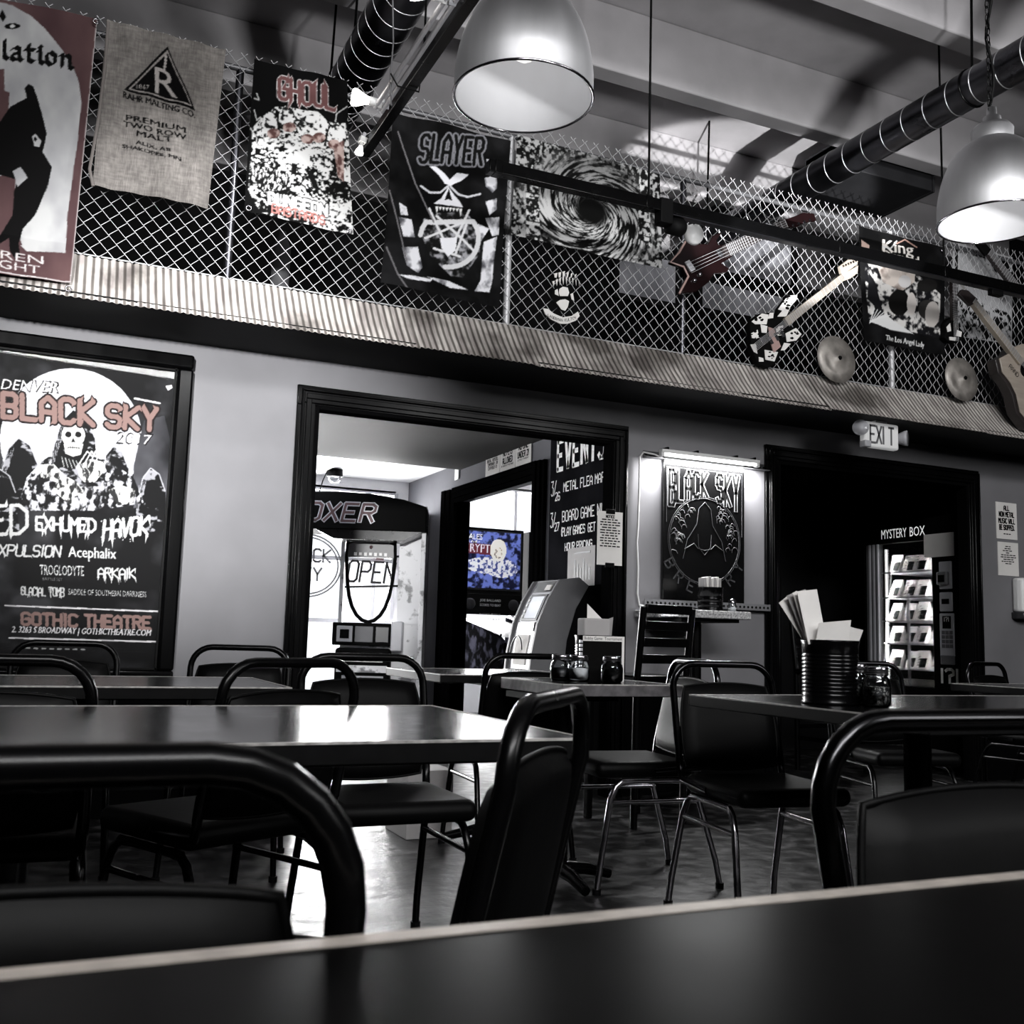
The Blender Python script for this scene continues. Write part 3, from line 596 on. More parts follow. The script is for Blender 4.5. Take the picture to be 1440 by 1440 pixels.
hood(103, 612, 36, 36, 1)
# generic skull face
c.ell(103, 612, 16.5, 17, (.87, .87, .86)); c.fill(q5((248, 510), (325, 510), (315, 552), (285, 560), (255, 548)), (.82, .82, .81))
for x in (96, 110): c.ell(x, 611, 4.6, 4.2, (.05, .05, .05))
c.fill([(103, 615), (100, 622), (106, 622)], (.08, .08, .08)); c.line([(95, 629), (112, 630)], 1, (.15, .15, .15))
for k in range(6): c.line([(96+k*3, 627), (96+k*3, 632)], .7, (.2, .2, .2))
hand = c.tex(50, 70, 15, (.16, .16, .16), (.88, .88, .87), .42, .12)
c.fill(q5((150, 590), (210, 590), (250, 630), (300, 660), (330, 700), (290, 715), (295, 760), (270, 745), (240, 720), (205, 690), (220, 660), (160, 640)), 0, hand)
c.fill(q5((300, 600), (350, 570), (400, 580), (410, 610), (370, 660), (330, 660), (310, 640)), 0, hand); c.fill(q5((420, 690), (470, 670), (530, 690), (520, 740), (460, 750)), 0, hand)
for k in range(7): c.line(q5((240+k*14, 560+k*4), (250+k*16, 600+k*3)), 1, (.75, .75, .75))
for k in range(4): c.line(q5((300+k*22, 600), (340+k*16, 540), (362+k*12, 560)), 2, (.82, .82, .82))
c.text('DENVER', (0, 549), (83, 554), 17, (.06, .06, .06), .25); c.text('DENVER', (-1, 548), (82, 553), 15, (.06, .06, .06), .25)
c.text('DENVER', (1, 547), (81, 552), 14, WH, .25)
c.metal('BLACK', (4, 586), (131, 598), 33, 7.5, SAL, (.10, .07, .07), 2.6, .45, 0, 0, 7, 2)
c.metal('SKY', (150, 600), (219, 605), 30, 7, SAL, (.10, .07, .07), 2.6, .4, .05, 0, 7, 3)
c.text('2017', (162, 624), (213, 627), 17, BK, .2); c.text('2017', (165, 622), (211, 625), 13, WH, .2)
c.fill(q5((645, 285), (668, 280), (672, 292), (655, 303)), WH); c.line(q5((525, 333), (622, 352)), 2.6, WH)
LG = (.78, .78, .78)
c.metal('ED', (-14, 752), (38, 750), 40, 5, LG, None, 0, .3, 0, 0, 10, 5)
c.metal('EXHUMED', (51, 745), (134, 748), 18, 3.6, (.86, .86, .86), None, 0, .25, 0, 0, 11, 6)
c.metal('HAVOK', (145, 757), (207, 751), 25, 4.2, (.84, .84, .84), None, 0, .2, .1, 0, 14, 7)
for k in range(22): c.ell(142+RNG.random()*66, 726+RNG.random()*36, .9, .9, WH, n=6)
c.metal('EXPULSION', (-14, 781), (84, 783), 15, 2.6, LG, None, 0, .3, .15, 0, 3, 8)
c.text('Acephalix', (96, 783), (163, 786), 15, (.86, .86, .86)); c.text('Acephalix', (96.8, 783), (163.8, 786), 15, (.86, .86, .86))
c.text('TROGLODYTE', (56, 808), (118, 810), 14, (.85, .85, .85)); c.text('BATTLE SET', (60, 816), (88, 817), 4, (.5, .5, .5))
c.metal('ARKAIK', (138, 812), (190, 813), 13, 2.4, (.82, .82, .82), None, 0, .25, 0, 0, 9, 9)
c.metal('GLACIAL', (30, 836), (64, 838), 11, 1.8, LG, None, 0, .3, 0, 0, 4, 10); c.metal('TOMB', (69, 838), (90, 839), 12, 1.8, LG, None, 0, .3, 0, 0, 6, 11)
c.text('SADDLE OF SOUTHERN DARKNESS', (96, 836), (206, 840), 8, LG)
c.line([(7, 851.5), (224, 860)], 2.2, WH); c.line([(13, 897), (221, 902.5)], 2.2, WH)
c.metal('GOTHIC', (31, 878), (108, 881), 16, 4.6, SAL, None, 0, .4, 0, 0, 3, 12); c.metal('THEATRE', (120, 881), (211, 884), 16, 4.6, SAL, None, 0, .4, 0, 0, 3, 13)
c.text('2. 3263 S BROADWAY | GOTHICTHEATRE.COM', (16, 889), (211, 894), 8.5, WH, .2); c.text('2. 3263 S BROADWAY | GOTHICTHEATRE.COM', (16.7, 889), (211.7, 894), 8.5, WH, .2)
for k in range(9): c.line([(26+k*11, 911+k*.3), (31+k*11, 911.2+k*.3)], 2, (.6, .6, .6))
c.sheet('poster_print', [(-120, 452), (251.5, 516), (226, 945), (-120, 935)], .0031, M['poster'], None, kind=None)
pp = bpy.data.objects['poster_print']; pp.parent = fr; pp.matrix_parent_inverse = Matrix.Translation((.03, -(D-.03), -.64))
MB().box(fx0+.105, fx1-.045, .012, .014, fz0+.075-.64, fz1-.075-.64).build('glass_pane', M['frame_glass'], fr)

# ------------------------------------------------------------------ flags and sack hung on the fence
def put(o, root):
    o.parent = root; o.matrix_parent_inverse = Matrix.Translation(root.location).inverted(); return o
def cloth(Y, name, label, cat, cv, corners, step, mt, off, eye=()):
    p = cv.P(*corners[0]); q = cv.P(*corners[2])
    root = empty(name, label, cat, ((p[0]+q[0])/2, Y, q[1]))
    put(cv.sheet('print', corners, step, mt, off), root)
    for x, y in eye:
        e = at_y(x, y, Y-.17 if y > 400 else Y-.02)
        put(MB().tube([e+Vector((.012*math.cos(t), -.012, .012*math.sin(t))) for t in [2*math.pi*k/12 for k in range(12)]], .004, 5, True).build('eyelet', M['chrome']), root)
    return root
YF = 4.955
# 1: the tall banner with black silhouettes
def z1(*p): return [(x/3.43, y/3.43) for x, y in p]
c = Canvas('y', YF, -.46, .05, 2.36, 3.85, 560, 0); mar = c.tex(5, 3, 21, (.33, .25, .25), (.24, .17, .18), .5, .6); pale = c.tex(7, 4, 22, (.54, .54, .55), (.66, .66, .66), .5, .5)
c.A[:] = mar
c.fill(z1((-240, 10), (0, 12), (60, 30), (150, 85), (220, 150), (300, 245), (350, 320), (380, 400), (392, 500), (372, 700), (350, 850), (325, 1050), (315, 1236), (130, 1232), (90, 1190), (-240, 1150)), 0, pale)
c.fill(z1((-240, 330), (20, 335), (22, 440), (46, 450), (40, 560), (0, 590), (-240, 600)), 0, mar); c.fill(z1((-240, 900), (80, 840), (60, 1060), (110, 1200), (-240, 1200)), 0, mar)
INK = (.018, .016, .018)
c.fill(z1((-240, 620), (0, 590), (50, 520), (130, 480), (118, 430), (140, 412), (160, 425), (180, 480), (205, 570), (224, 650), (215, 710), (205, 742), (250, 810), (230, 900), (170, 1040), (110, 1110), (90, 1190), (100, 1270), (75, 1285), (50, 1240), (45, 1160), (0, 1200), (-20, 1180), (60, 1050), (70, 930), (85, 880), (0, 850), (-240, 880)), INK)
c.fill(z1((62, 835), (100, 815), (135, 868), (85, 912)), 0, pale); c.fill(z1((155, 670), (170, 655), (200, 690), (190, 720), (165, 715)), 0, pale); c.ell(*z1((170, 682))[0], 2, 3, INK)
c.ell(*z1((60, 130))[0], 11, 4, INK); c.ell(*z1((60, 130))[0], 4, 2.4, (.7, .7, .7)); c.fill(z1((12, 50), (30, 85), (14, 108), (-4, 80)), INK)
def BL(t, x, y, w, h):   # blackletter word from pen strokes
    G = {'l': [[(.3, 1.35), (.3, .12), (.55, 0)]], 'a': [[(.15, .75), (.4, .95), (.65, .85), (.65, .1), (.85, 0)], [(.65, .55), (.2, .4), (.15, .12), (.35, 0), (.65, .15)]], 't': [[(.35, 1.25), (.35, .12), (.6, 0), (.75, .1)], [(.1, .9), (.75, .9)]],
         'i': [[(.15, .85), (.35, .95), (.35, .12), (.6, 0)], [(.3, 1.25), (.45, 1.12)]], 'o': [[(.4, .95), (.15, .75), (.15, .2), (.4, 0), (.7, .2), (.7, .75), (.4, .95)]], 'n': [[(.1, .85), (.25, .95), (.25, 0)], [(.25, .75), (.55, .95), (.75, .8), (.75, .1), (.95, 0)]]}
    out = []; xx = 0
    for ch in t:
        out += [[((xx+a), b) for a, b in s_] for s_ in G[ch]]; xx += .62 if ch in 'li' else .92 if ch != 't' else .75
    return [[(x+a*w/xx, y-b*h+a*w/xx*.16) for a, b in s_] for s_ in out]
c.nib(BL('lation', 0, 82, 102, 19), 7.5, .75, INK)
c.text('REN', (2, 375), (61, 382), 14, (.70, .68, .68)); c.text('GHT', (0, 391), (56, 399), 14, (.70, .68, .68))
c.line([(137, 28), (98, 411), (-40, 393)], 2.2, (.66, .64, .64))
cloth(YF, 'flag', 'tall dull red and white flag with black silhouette at far left of fence', 'flag', c, [(-60, -12), (137, 28), (98, 412), (-60, 394)], .0042, M['cloth'], lambda u, v: -.012+.008*np.sin(7*u+2*v)+.006*np.sin(15*u*v)-.15*np.clip((v-.83)/.17, 0, 1), ((135, 32), (96, 407)))
# 2: burlap malt sack
def z3(*p): return [(x/3, y/3) for x, y in p]
c = Canvas('y', YF-.01, 0, .66, 2.9, 3.82, 560, 0); c.A[:] = c.tex(160, 18, 31, (.47, .45, .44), (.66, .64, .62), .5, .5)*.5+c.tex(26, 150, 32, (.46, .44, .43), (.66, .64, .62), .5, .5)*.5
c.A *= (.62+.30*vnoise(c.h, c.w, 4, 6, 33))[..., None]
c.fill(z3((704, 212), (820, 480), (522, 388)), INK); c.fill(z3((704, 226), (806, 464), (540, 384)), (.50, .48, .47)); c.fill(z3((704, 240), (798, 456), (552, 381)), INK)
c.text('R', (650/3, 405/3), (745/3, 430/3), 36, (.58, .56, .55)); c.text('1847', (575/3, 382/3), (626/3, 394/3), 7, (.58, .56, .55))
for k in range(5): c.ell(690/3+k*.6, (310-k*14)/3, 2.2, 2.6, (.58, .56, .55), n=10)
for dx in (0, .7):
    c.text('RAHR MALTING CO.', (517/3+dx, 420/3), (818/3+dx, 511/3), 8.5, INK)
    c.text('PREMIUM', (530/3+dx, 512/3), (778/3+dx, 576/3), 7.6, INK); c.text('TWO ROW', (518/3+dx, 538/3), (780/3+dx, 607/3), 7.6, INK); c.text('MALT', (573/3+dx, 584/3), (722/3+dx, 617/3), 7.6, INK)
    c.text('ALIX, AB', (570/3+dx, 617/3), (715/3+dx, 657/3), 5, INK); c.text('SHAKOPEE, MN', (514/3+dx, 628/3), (758/3+dx, 694/3), 5, INK)
root = cloth(YF, 'malt_sack', 'pale burlap malt sack with black printing draped on the fence', 'sack', c, [(150, 31), (316, 75), (291, 297), (130, 262)], .0042, M['sackcloth'], lambda u, v: -.03+.012*np.sin(5*u+1)*(.3+v)+.006*np.sin(23*u+4*v), ())
put(MB().tube([at_y(x, y, YF-.038) for x, y in ((152, 31), (148, 90), (138, 170), (126, 238), (131, 262))], .008, 6).build('side_seam', M['sackcloth']), root)
a = bpy.data.objects['side_seam'].data; a.materials[0] = mat('burlap_seam', (.40, .38, .37), .95)
# 3: black and white flag with red lettering
def zg(*p): return [(330+x/5.537, 80+y/5.537) for x, y in p]
c = Canvas('y', YF, .70, 1.36, 2.88, 3.82, 560, (.02, .02, .022)); big_ = vnoise(c.h, c.w, 9, 7, 47, 3); fin_ = vnoise(c.h, c.w, 84, 50, 41, 4); kk_ = np.clip((fin_*.62+big_*.5-.545)/.05+.5, 0, 1)[..., None]; scr = .03*(1-kk_)+.82*kk_; scr2 = c.tex(60, 110, 42, (.06, .06, .06), (.82, .82, .82), .52, .08)
redt = c.tex(34, 30, 43, (.34, .24, .23), (.70, .62, .60), .5, .2)
c.fill(zg((130, 740), (135, 560), (210, 470), (320, 390), (460, 410), (640, 440), (720, 520), (860, 520), (900, 700), (930, 840), (925, 1390), (720, 1370), (400, 1300), (200, 1240), (100, 1030)), 0, scr)
for x, y, rx, ry in ((270, 560, 60, 130), (600, 560, 120, 100), (790, 640, 75, 110), (400, 480, 60, 90)):
    X, Y = zg((x, y))[0]; c.ell(X, Y, rx/5.5, ry/5.5, 0, tex=c.tex(50, 34, 44+x, (.10, .10, .10), (.84, .84, .84), .41, .1))
for x, y in ((300, 600), (560, 650), (650, 640), (770, 690), (420, 560)): X, Y = zg((x, y))[0]; c.ell(X, Y, 9, 7, 0, tex=redt)
c.fill(zg((760, 700), (850, 650), (850, 980), (800, 940)), 0, redt); c.fill(zg((440, 840), (480, 850), (470, 930), (430, 930)), (.05, .05, .05)); c.fill(zg((540, 880), (600, 900), (660, 1040), (610, 1030)), (.05, .05, .05))
c.fill(zg((130, 850), (400, 900), (440, 1030), (240, 1070), (130, 960)), 0, scr2)
for p in (((150, 420), (170, 500), (200, 470), (190, 560)), ((120, 560), (170, 640), (160, 700), (215, 690)), ((870, 395), (790, 450), (780, 510)), ((960, 420), (900, 440), (880, 500)), ((150, 330), (190, 340), (170, 290))): c.line(zg(*p), 1.8, (.7, .7, .7))
c.fill(zg((240, 1060), (440, 1090), (640, 1140), (740, 1170), (735, 1270), (560, 1240), (250, 1160)), (.78, .78, .78))
c.metal('DUNGEON', zg((262, 1150))[0], zg((716, 1240))[0], 15, 4.2, (.86, .86, .86), (.05, .05, .05), 1.3, .35)
c.metal('BASTARDS', zg((285, 1222))[0], zg((700, 1310))[0], 12, 2.4, (.62, .42, .40), None, 0, .4, 0, 0, 3, 4)
c.metal('GHOUL', zg((345, 330))[0], zg((770, 425))[0], 30, 5.2, (.42, .29, .29), (.80, .78, .78), 1.2, .35, 0, 0, 11, 5)
cloth(YF, 'flag', 'black and white flag with red lettering and hooded heads beside the malt sack', 'flag', c, [(357, 84), (487, 116), (496, 331), (343, 298)], .0042, M['cloth'], lambda u, v: -.012+.007*np.sin(6*u+3*v)+.004*np.sin(17*u-5*v), ((349, 294), (491, 326)))
# 4: dark skull flag
def zs(*p): return [(520+x/4.8, 150+y/4.8) for x, y in p]
c = Canvas('y', YF, 1.42, 2.22, 2.64, 3.74, 560, (.05, .05, .055)); c.A[:] = c.tex(8, 6, 51, (.012, .012, .014), (.10, .10, .105), .55, .4)
lt = c.tex(20, 18, 52, (.30, .30, .32), (.88, .88, .90), .40, .3); gr = c.tex(40, 30, 53, (.06, .06, .06), (.62, .62, .64), .56, .3)
for q in (((185, 660), (240, 690), (250, 745), (195, 745)), ((180, 760), (275, 770), (300, 890), (215, 890)), ((205, 960), (320, 950), (350, 1090), (320, 1130), (240, 1080)), ((770, 760), (870, 750), (865, 870), (820, 880)), ((720, 800), (800, 830), (740, 920), (700, 860)), ((770, 650), (850, 625), (850, 700), (800, 740)), ((765, 490), (850, 470), (850, 560), (820, 590), (775, 550)), ((780, 360), (815, 365), (815, 440), (785, 450)),
          ((760, 920), (855, 880), (830, 1060), (820, 1180), (800, 1260), (700, 1250), (740, 1180), (750, 1050)), ((180, 1140), (300, 1150), (420, 1170), (400, 1190), (250, 1170)), ((370, 1150), (520, 1180), (660, 1240), (540, 1230))): c.fill(zs(*q), 0, lt)
c.fill(zs((360, 760), (460, 720), (640, 720), (720, 830), (735, 1000), (620, 1160), (540, 1150), (470, 1080), (400, 1000), (350, 880)), 0, gr)
th = [math.pi*(.95-1.5*k/18) for k in range(19)]
c.line([zs((530+195*math.cos(t), 900-190*math.sin(t)))[0] for t in th if math.sin(t) < .7], 7, (.82, .82, .83))
for a_, b_ in (((400, 690), (520, 960)), ((660, 710), (540, 960)), ((370, 890), (620, 790)), ((450, 740), (690, 980)), ((640, 810), (570, 1000)), ((430, 960), (600, 1020))): c.line(zs(a_, b_), 3.4, (.84, .84, .85))
c.fill(zs((470, 890), (580, 890), (570, 980), (520, 1020), (480, 960)), (.90, .90, .92))
c.fill(zs((395, 408), (440, 412), (500, 460), (532, 500), (580, 455), (665, 465), (610, 510), (560, 530), (540, 545), (500, 525), (460, 470)), (.88, .88, .90))
for q in (((340, 540), (400, 582), (470, 585), (525, 540)), ((540, 548), (590, 600), (650, 620), (735, 600))): c.line(zs(*q), 3, (.78, .78, .80))
c.fill(zs((525, 545), (560, 600), (600, 650), (620, 690), (430, 655), (480, 620)), (.86, .86, .88)); c.fill(zs((528, 562), (550, 640), (525, 630), (500, 635)), (.04, .04, .04))
for k in range(8): X, Y = zs((450+k*22, 690+k*3))[0]; c.fill([(X-2.2, Y-3), (X+2.2, Y-3), (X, Y+(9 if k in (0, 7) else 3))], (.88, .88, .88))
for q in (((190, 170), (240, 330), (300, 520), (430, 780)), ((120, 580), (200, 900), (240, 1050)), ((100, 960), (180, 1140), (250, 1240))): c.line(zs(*q), 2.2, (.42, .41, .42))
c.metal('SLAYER', zs((330, 380))[0], zs((745, 400))[0], 38, 4.6, (.05, .05, .05), (.46, .46, .48), 2.6, .45, .12)
cloth(YF, 'flag', 'black skull flag with block lettering hanging left of the pale fence post', 'flag', c, [(552, 158), (716, 200), (700, 434), (534, 398)], .0044, M['cloth'], lambda u, v: -.016+.018*np.sin(9*(u-.45*v)+.5)*np.exp(-2.2*u)+.005*np.sin(11*u+6*v))
# 5: vortex flag
c = Canvas('y', YF, 2.16, 3.22, 3.06, 3.76, 560, 0)
ca, cb = c.P(830, 297); A_, B_ = np.meshgrid(np.arange(c.w)/c.res+c.a0-ca, c.b1-np.arange(c.h)/c.res-cb); R_ = np.hypot(A_*.9, B_*1.15)+1e-4; TH = np.arctan2(B_, A_)
n1 = vnoise(64, 512, 30, 60, 61, 3); ui = (((TH/(2*math.pi)+.5+.42*np.log(R_*9+.2)) % 1)*511).astype(int); vi = np.clip(np.log(R_*12+1)*30, 0, 63).astype(int)
k = np.clip((n1[vi, ui]-.5)/.14+.55, 0, 1); k = k*np.clip((R_-.07)/.05, 0, 1); k = k*(.45+.55*np.clip((.42-B_-.1)*2.2, 0, 1))
k2 = np.clip((vnoise(c.h, c.w, 40, 70, 62)-.5)/.1+.5, 0, 1); mixv = np.clip((R_-.30)/.16, 0, 1); k = k*(1-mixv)+k2*mixv*.75
c.A[:] = .03+.80*k[..., None]
for x, w_ in ((748, 10), (905, 9)):
    c.fill([(x-w_, 335), (x-w_+2, 250), (x, 232), (x+w_-2, 250), (x+w_, 350)], 0, c.tex(40, 60, 63, (.08, .08, .08), (.8, .8, .8), .5, .1))
    for j in range(4): c.line([(x-w_, 270+j*20), (x+w_, 275+j*20)], 1.4, (.06, .06, .06))
cloth(YF, 'flag', 'wide grey flag with a swirling black whirlpool right of the fence post', 'flag', c, [(727, 190), (927, 246), (929, 379), (717, 331)], .0046, M['cloth'], lambda u, v: -.012+.005*np.sin(8*u+3*v))
# 6: small cut-out emblem with a ribbon
em = empty('patch', 'small white bearded-head emblem with a ribbon on the fence below the whirlpool flag', 'emblem', (2.56, YF, 2.70))
pm = lambda a, b, d: at_y(740+a/11.08, 340+b/11.08, YF)+Vector((0, d, 0))
MB().prism([(255, 1040), (330, 1050), (420, 1120), (560, 1180), (700, 1160), (800, 1090), (825, 1160), (770, 1230), (640, 1280), (520, 1280), (380, 1210), (290, 1130)], pm, -.006, .0).build('ribbon', M['paper'], put(bpy.data.objects['patch'], em) if False else None)
put(bpy.data.objects['ribbon'], em)
MB().prism([(450, 1000), (410, 900), (380, 860), (420, 740), (470, 720), (520, 690), (640, 690), (700, 720), (740, 830), (720, 930), (660, 1030), (600, 1090), (540, 1080)], pm, -.004, .0).build('head', M['ink']); put(bpy.data.objects['head.001' if 'head.001' in bpy.data.objects else 'head'], em)
mb = MB(); rg = random.Random(2)
for q in ([(510, 740), (560, 705), (640, 720), (660, 800), (640, 850), (520, 850), (500, 800)], [(460, 950), (520, 910), (600, 900), (660, 930), (640, 1020), (600, 1080), (540, 1060)], [(440, 760), (480, 740), (500, 850), (440, 820)], [(680, 820), (720, 800), (740, 930), (700, 900)]): mb.prism(q, pm, -.007, -.004)
mb.build('face', M['paper']); put(bpy.data.objects['face'], em)
mb = MB()
for k in range(9): mb.prism([(400+k*52, 620-60*math.sin(k/8*3.14)), (425+k*50, 700-30*math.sin(k/8*3.14)), (440+k*48, 610-70*math.sin(k/8*3.14))], pm, -.005, 0)
for k in range(6): mb.prism([(430+k*66, 470+abs(k-2)*14), (480+k*60, 460+abs(k-2)*14), (470+k*58, 560), (440+k*62, 560)], pm, -.005, 0)
mb.build('crown_lettering', M['paper'], kind='stuff'); put(bpy.data.objects['crown_lettering'], em)
mb = MB()
for k, ch in enumerate('LAGERMAN KULTCH'):
    if ch == ' ': continue
    t = k/14; x = 325+t*410; y = 1165+75*math.sin(t*2.7)+8; O = pm(x, y, -.008); mb.text(ch, O, (1, 0, 0), (0, 0, 1), .017, .011)
mb.build('ribbon_lettering', M['ink'], kind='stuff'); put(bpy.data.objects['ribbon_lettering'], em)
# 7: black flag with a framed scene
def zk(*p): return [(1190+x/5.76, 300+y/5.76) for x, y in p]
c = Canvas('y', YF, 4.66, 5.54, 2.84, 3.74, 560, (.05, .05, .055)); c.A[:] = c.tex(6, 5, 71, (.012, .012, .014), (.08, .08, .085), .55, .4)
pic = c.tex(24, 22, 72, (.07, .07, .08), (.80, .79, .78), .50, .16); c.fill(zk((145, 400), (540, 480), (750, 660), (755, 1010), (600, 980), (350, 940), (170, 890), (150, 640)), 0, pic)
c.fill(zk((250, 430), (540, 480), (540, 560), (430, 640), (290, 560)), 0, c.tex(12, 10, 73, (.40, .36, .34), (.80, .76, .73), .45, .3)); X, Y = zk((455, 560))[0]; c.ell(X, Y, 9, 9, (.78, .77, .77))
for x, y, rx, ry, v in ((410, 730, 14, 18, .06), (510, 740, 7, 16, .82), (640, 780, 12, 13, .18), (690, 820, 10, 18, .72), (640, 590, 14, 9, .10)): X, Y = zk((x, y))[0]; c.ell(X, Y, rx, ry, (v, v*.97, v*.95))
c.fill(zk((165, 880), (300, 820), (400, 900), (540, 985), (350, 950)), (.82, .82, .82)); c.fill(zk((180, 480), (230, 560), (290, 830), (160, 700)), (.10, .10, .11))
c.fill(zk((115, 215), (190, 260), (180, 300), (120, 290)), (.72, .62, .58))
for k in range(6): c.line(zk((170+k*8, 900-k*6), (215+k*26, 770+k*12)), 1.3, (.84, .84, .84))
for dx in (0, .6, 1.1): c.text('King', (1240+dx, 353), (1282+dx, 360), 16, (.84, .82, .80)); c.text('Diamond', (1241+dx, 363), (1289+dx, 373), 11, (.80, .78, .76))
c.line(zk((400, 250), (470, 215), (560, 280)), 1.8, (.62, .5, .46)); c.line(zk((290, 270), (350, 290), (400, 230)), 2, (.8, .8, .8))
for dx in (0, .5): c.text('The Los Angel Lady', (1243+dx, 479), (1299+dx, 489), 7.5, (.85, .85, .85))
cloth(YF, 'flag', 'black flag with a pale printed scene behind the black track near the right edge', 'flag', c, [(1206, 318), (1326, 350), (1327, 500), (1212, 480)], .0046, M['cloth'], lambda u, v: -.012+.008*np.sin(5*u+4*v)+.004*np.sin(13*u-3*v), ((1324, 353),))
# 8: pale poster with dark figures behind the mesh
c = Canvas('y', DF+.05, 5.50, 6.30, 3.0, 3.75, 480, (.66, .66, .67)); t_ = c.tex(26, 26, 81, (.05, .05, .05), (.70, .70, .71), .50, .08)
c.fill([(1340, 405), (1365, 420), (1390, 430), (1422, 442), (1422, 482), (1338, 472)], 0, t_); c.line([(1352, 400), (1400, 470)], 4, (.55, .54, .53)); c.line([(1345, 345), (1345, 470)], 4, (.08, .08, .08))
c.fill([(1380, 360), (1425, 370), (1425, 400), (1395, 380)], 0, t_)
o = c.sheet('poster', [(1340, 340), (1424, 362), (1423, 484), (1338, 472)], .006, M['cloth'], None, label='pale poster with dark printed figures behind the mesh beside the black flag', cat='poster')
cc = c.sheet('dark_flag', [(1424, 330), (1500, 352), (1500, 480), (1424, 466)], .02, M['vinyl'], lambda u, v: .03+.01*np.sin(6*u), label='plain dark flag behind the mesh at the right edge of the fence', cat='flag')

# ------------------------------------------------------------------ instruments and cymbals on the fence
YG = 4.93
def gp(a, b): return at_y(880+a/4, 260+b/4, YG)
def flat(name, poly, y0, y1, mt, root, bevel=0, fn=gp):
    return put(MB().prism(poly, lambda a, b, d: fn(a, b)+Vector((0, d, 0)), y1, y0).build(name, mt, bevel=bevel), root)
def neck(root, p0, p1, w0, w1, mt, frets, strings=4, fn=gp, dep=.02):
    A, B = fn(*p0), fn(*p1); d = (B-A).normalized(); n = Vector((-d.z, 0, d.x)); L = (B-A).length
    def at(t, s): w = w0+(w1-w0)*t; return A+d*(L*t)+n*(s*w)
    def q(t0, t1, s0, s1, y0, y1):
        v = [at(t0, s0), at(t0, s1), at(t1, s1), at(t1, s0)]
        return [p+Vector((0, y0, 0)) for p in v]+[p+Vector((0, y1, 0)) for p in v]
    F = [(0, 1, 2, 3), (7, 6, 5, 4), (0, 4, 5, 1), (1, 5, 6, 2), (2, 6, 7, 3), (3, 7, 4, 0)]
    put(MB().add(q(0, 1, -.5, .5, -dep, .004), F).build('neck', mt), root)
    mb = MB()
    for k in range(frets): t = 1-.97*.943**k if False else 1-(1-.5**(k/12))/(1-.5**(frets/12))*.96; mb.add(q(t-.003, t+.003, -.5, .5, -dep-.002, -dep), F)
    put(mb.build('fret', M['steel'], kind='stuff'), root)
    mb = MB()
    for k in range(strings): s = -.36+.72*k/(strings-1); mb.tube([at(-.55, s)+Vector((0, -dep-.004, 0)), at(1, s)+Vector((0, -dep-.004, 0))], .0012, 4)
    put(mb.build('string', M['steel'], kind='stuff'), root)
g = empty('bass_guitar', 'dark red pointed bass guitar hung on the mesh right of the whirlpool flag', 'guitar', gp(420, 450))
body = [(250, 435), (300, 380), (335, 320), (400, 330), (465, 332), (490, 285), (548, 262), (512, 310), (520, 335), (590, 335), (605, 400), (540, 440), (585, 470), (570, 490), (500, 495), (470, 545), (400, 600), (300, 612), (352, 515), (325, 460)]
flat('body', body, .0, .04, M['bass_body'], g, .006)
put(MB().tube([gp(a, b)+Vector((0, .0, 0)) for a, b in ((300, 612), (352, 515), (325, 460), (250, 435), (300, 380), (335, 320))], .007, 6).build('bevelled_edge', M['tan_edge']), g)
flat('bridge', [(328, 436), (352, 424), (388, 478), (362, 492)], -.012, 0, M['light_grey'], g, .002); flat('pickup', [(505, 372), (525, 362), (548, 402), (528, 412)], -.01, 0, M['dark_grey'], g, .002)
for a, b in ((382, 540), (413, 505)): put(MB().lathe([(.014, 0), (.013, .016), (0, .018)], 14, Matrix.Translation(gp(a, b)) @ Matrix.Rotation(math.pi/2, 4, 'X')).build('knob', M['chrome']), g)
neck(g, (545, 382), (890, 222), .075, .055, M['wood_dark'], 22)
flat('headstock', [(880, 200), (900, 245), (960, 240), (1000, 215), (1065, 205), (1050, 165), (990, 160), (930, 185)], -.015, .01, M['bass_body'], g, .003)
for k in range(4): put(MB().cyl(.009, 0, .02, 10, Matrix.Translation(gp(930+k*32, 232-k*9)) @ Matrix.Rotation(math.pi/2, 4, 'X')).build('tuning_peg', M['chrome']), g)
g = empty('electric_guitar', 'black electric guitar covered in white stickers with a pale neck on the fence', 'guitar', gp(850, 830))
body = [(700, 800), (708, 755), (750, 725), (830, 715), (850, 745), (862, 690), (900, 640), (935, 612), (970, 622), (964, 655), (905, 730), (880, 765), (905, 790), (945, 800), (985, 828), (992, 868), (930, 892), (893, 885), (880, 940), (850, 1000), (800, 1032), (745, 1005), (705, 920)]
flat('body', body, 0, .04, M['ink'], g, .005)
rg = random.Random(9)
for q in ([(700, 900), (735, 890), (745, 950), (715, 945)], [(870, 930), (895, 890), (925, 895), (890, 935)], [(760, 790), (795, 790), (790, 830), (765, 828)], [(930, 625), (960, 618), (962, 640), (940, 650)], [(750, 965), (775, 970), (770, 1000), (750, 995)], [(712, 770), (760, 728), (800, 735), (790, 780), (730, 790)], [(860, 700), (905, 645), (950, 618), (965, 640), (900, 720)], [(850, 745), (880, 700), (930, 690), (900, 745)], [(900, 830), (950, 810), (985, 835), (960, 875), (910, 885)], [(840, 800), (880, 795), (890, 840), (850, 850)], [(705, 830), (740, 820), (745, 870), (710, 865)], [(780, 930), (860, 940), (840, 990), (790, 980)], [(805, 720), (828, 722), (825, 750), (800, 748)]):
    flat('sticker', [(a+rg.uniform(-6, 6), b+rg.uniform(-6, 6)) for a, b in q], -.003, 0, M['paper'], g)
mb = MB()
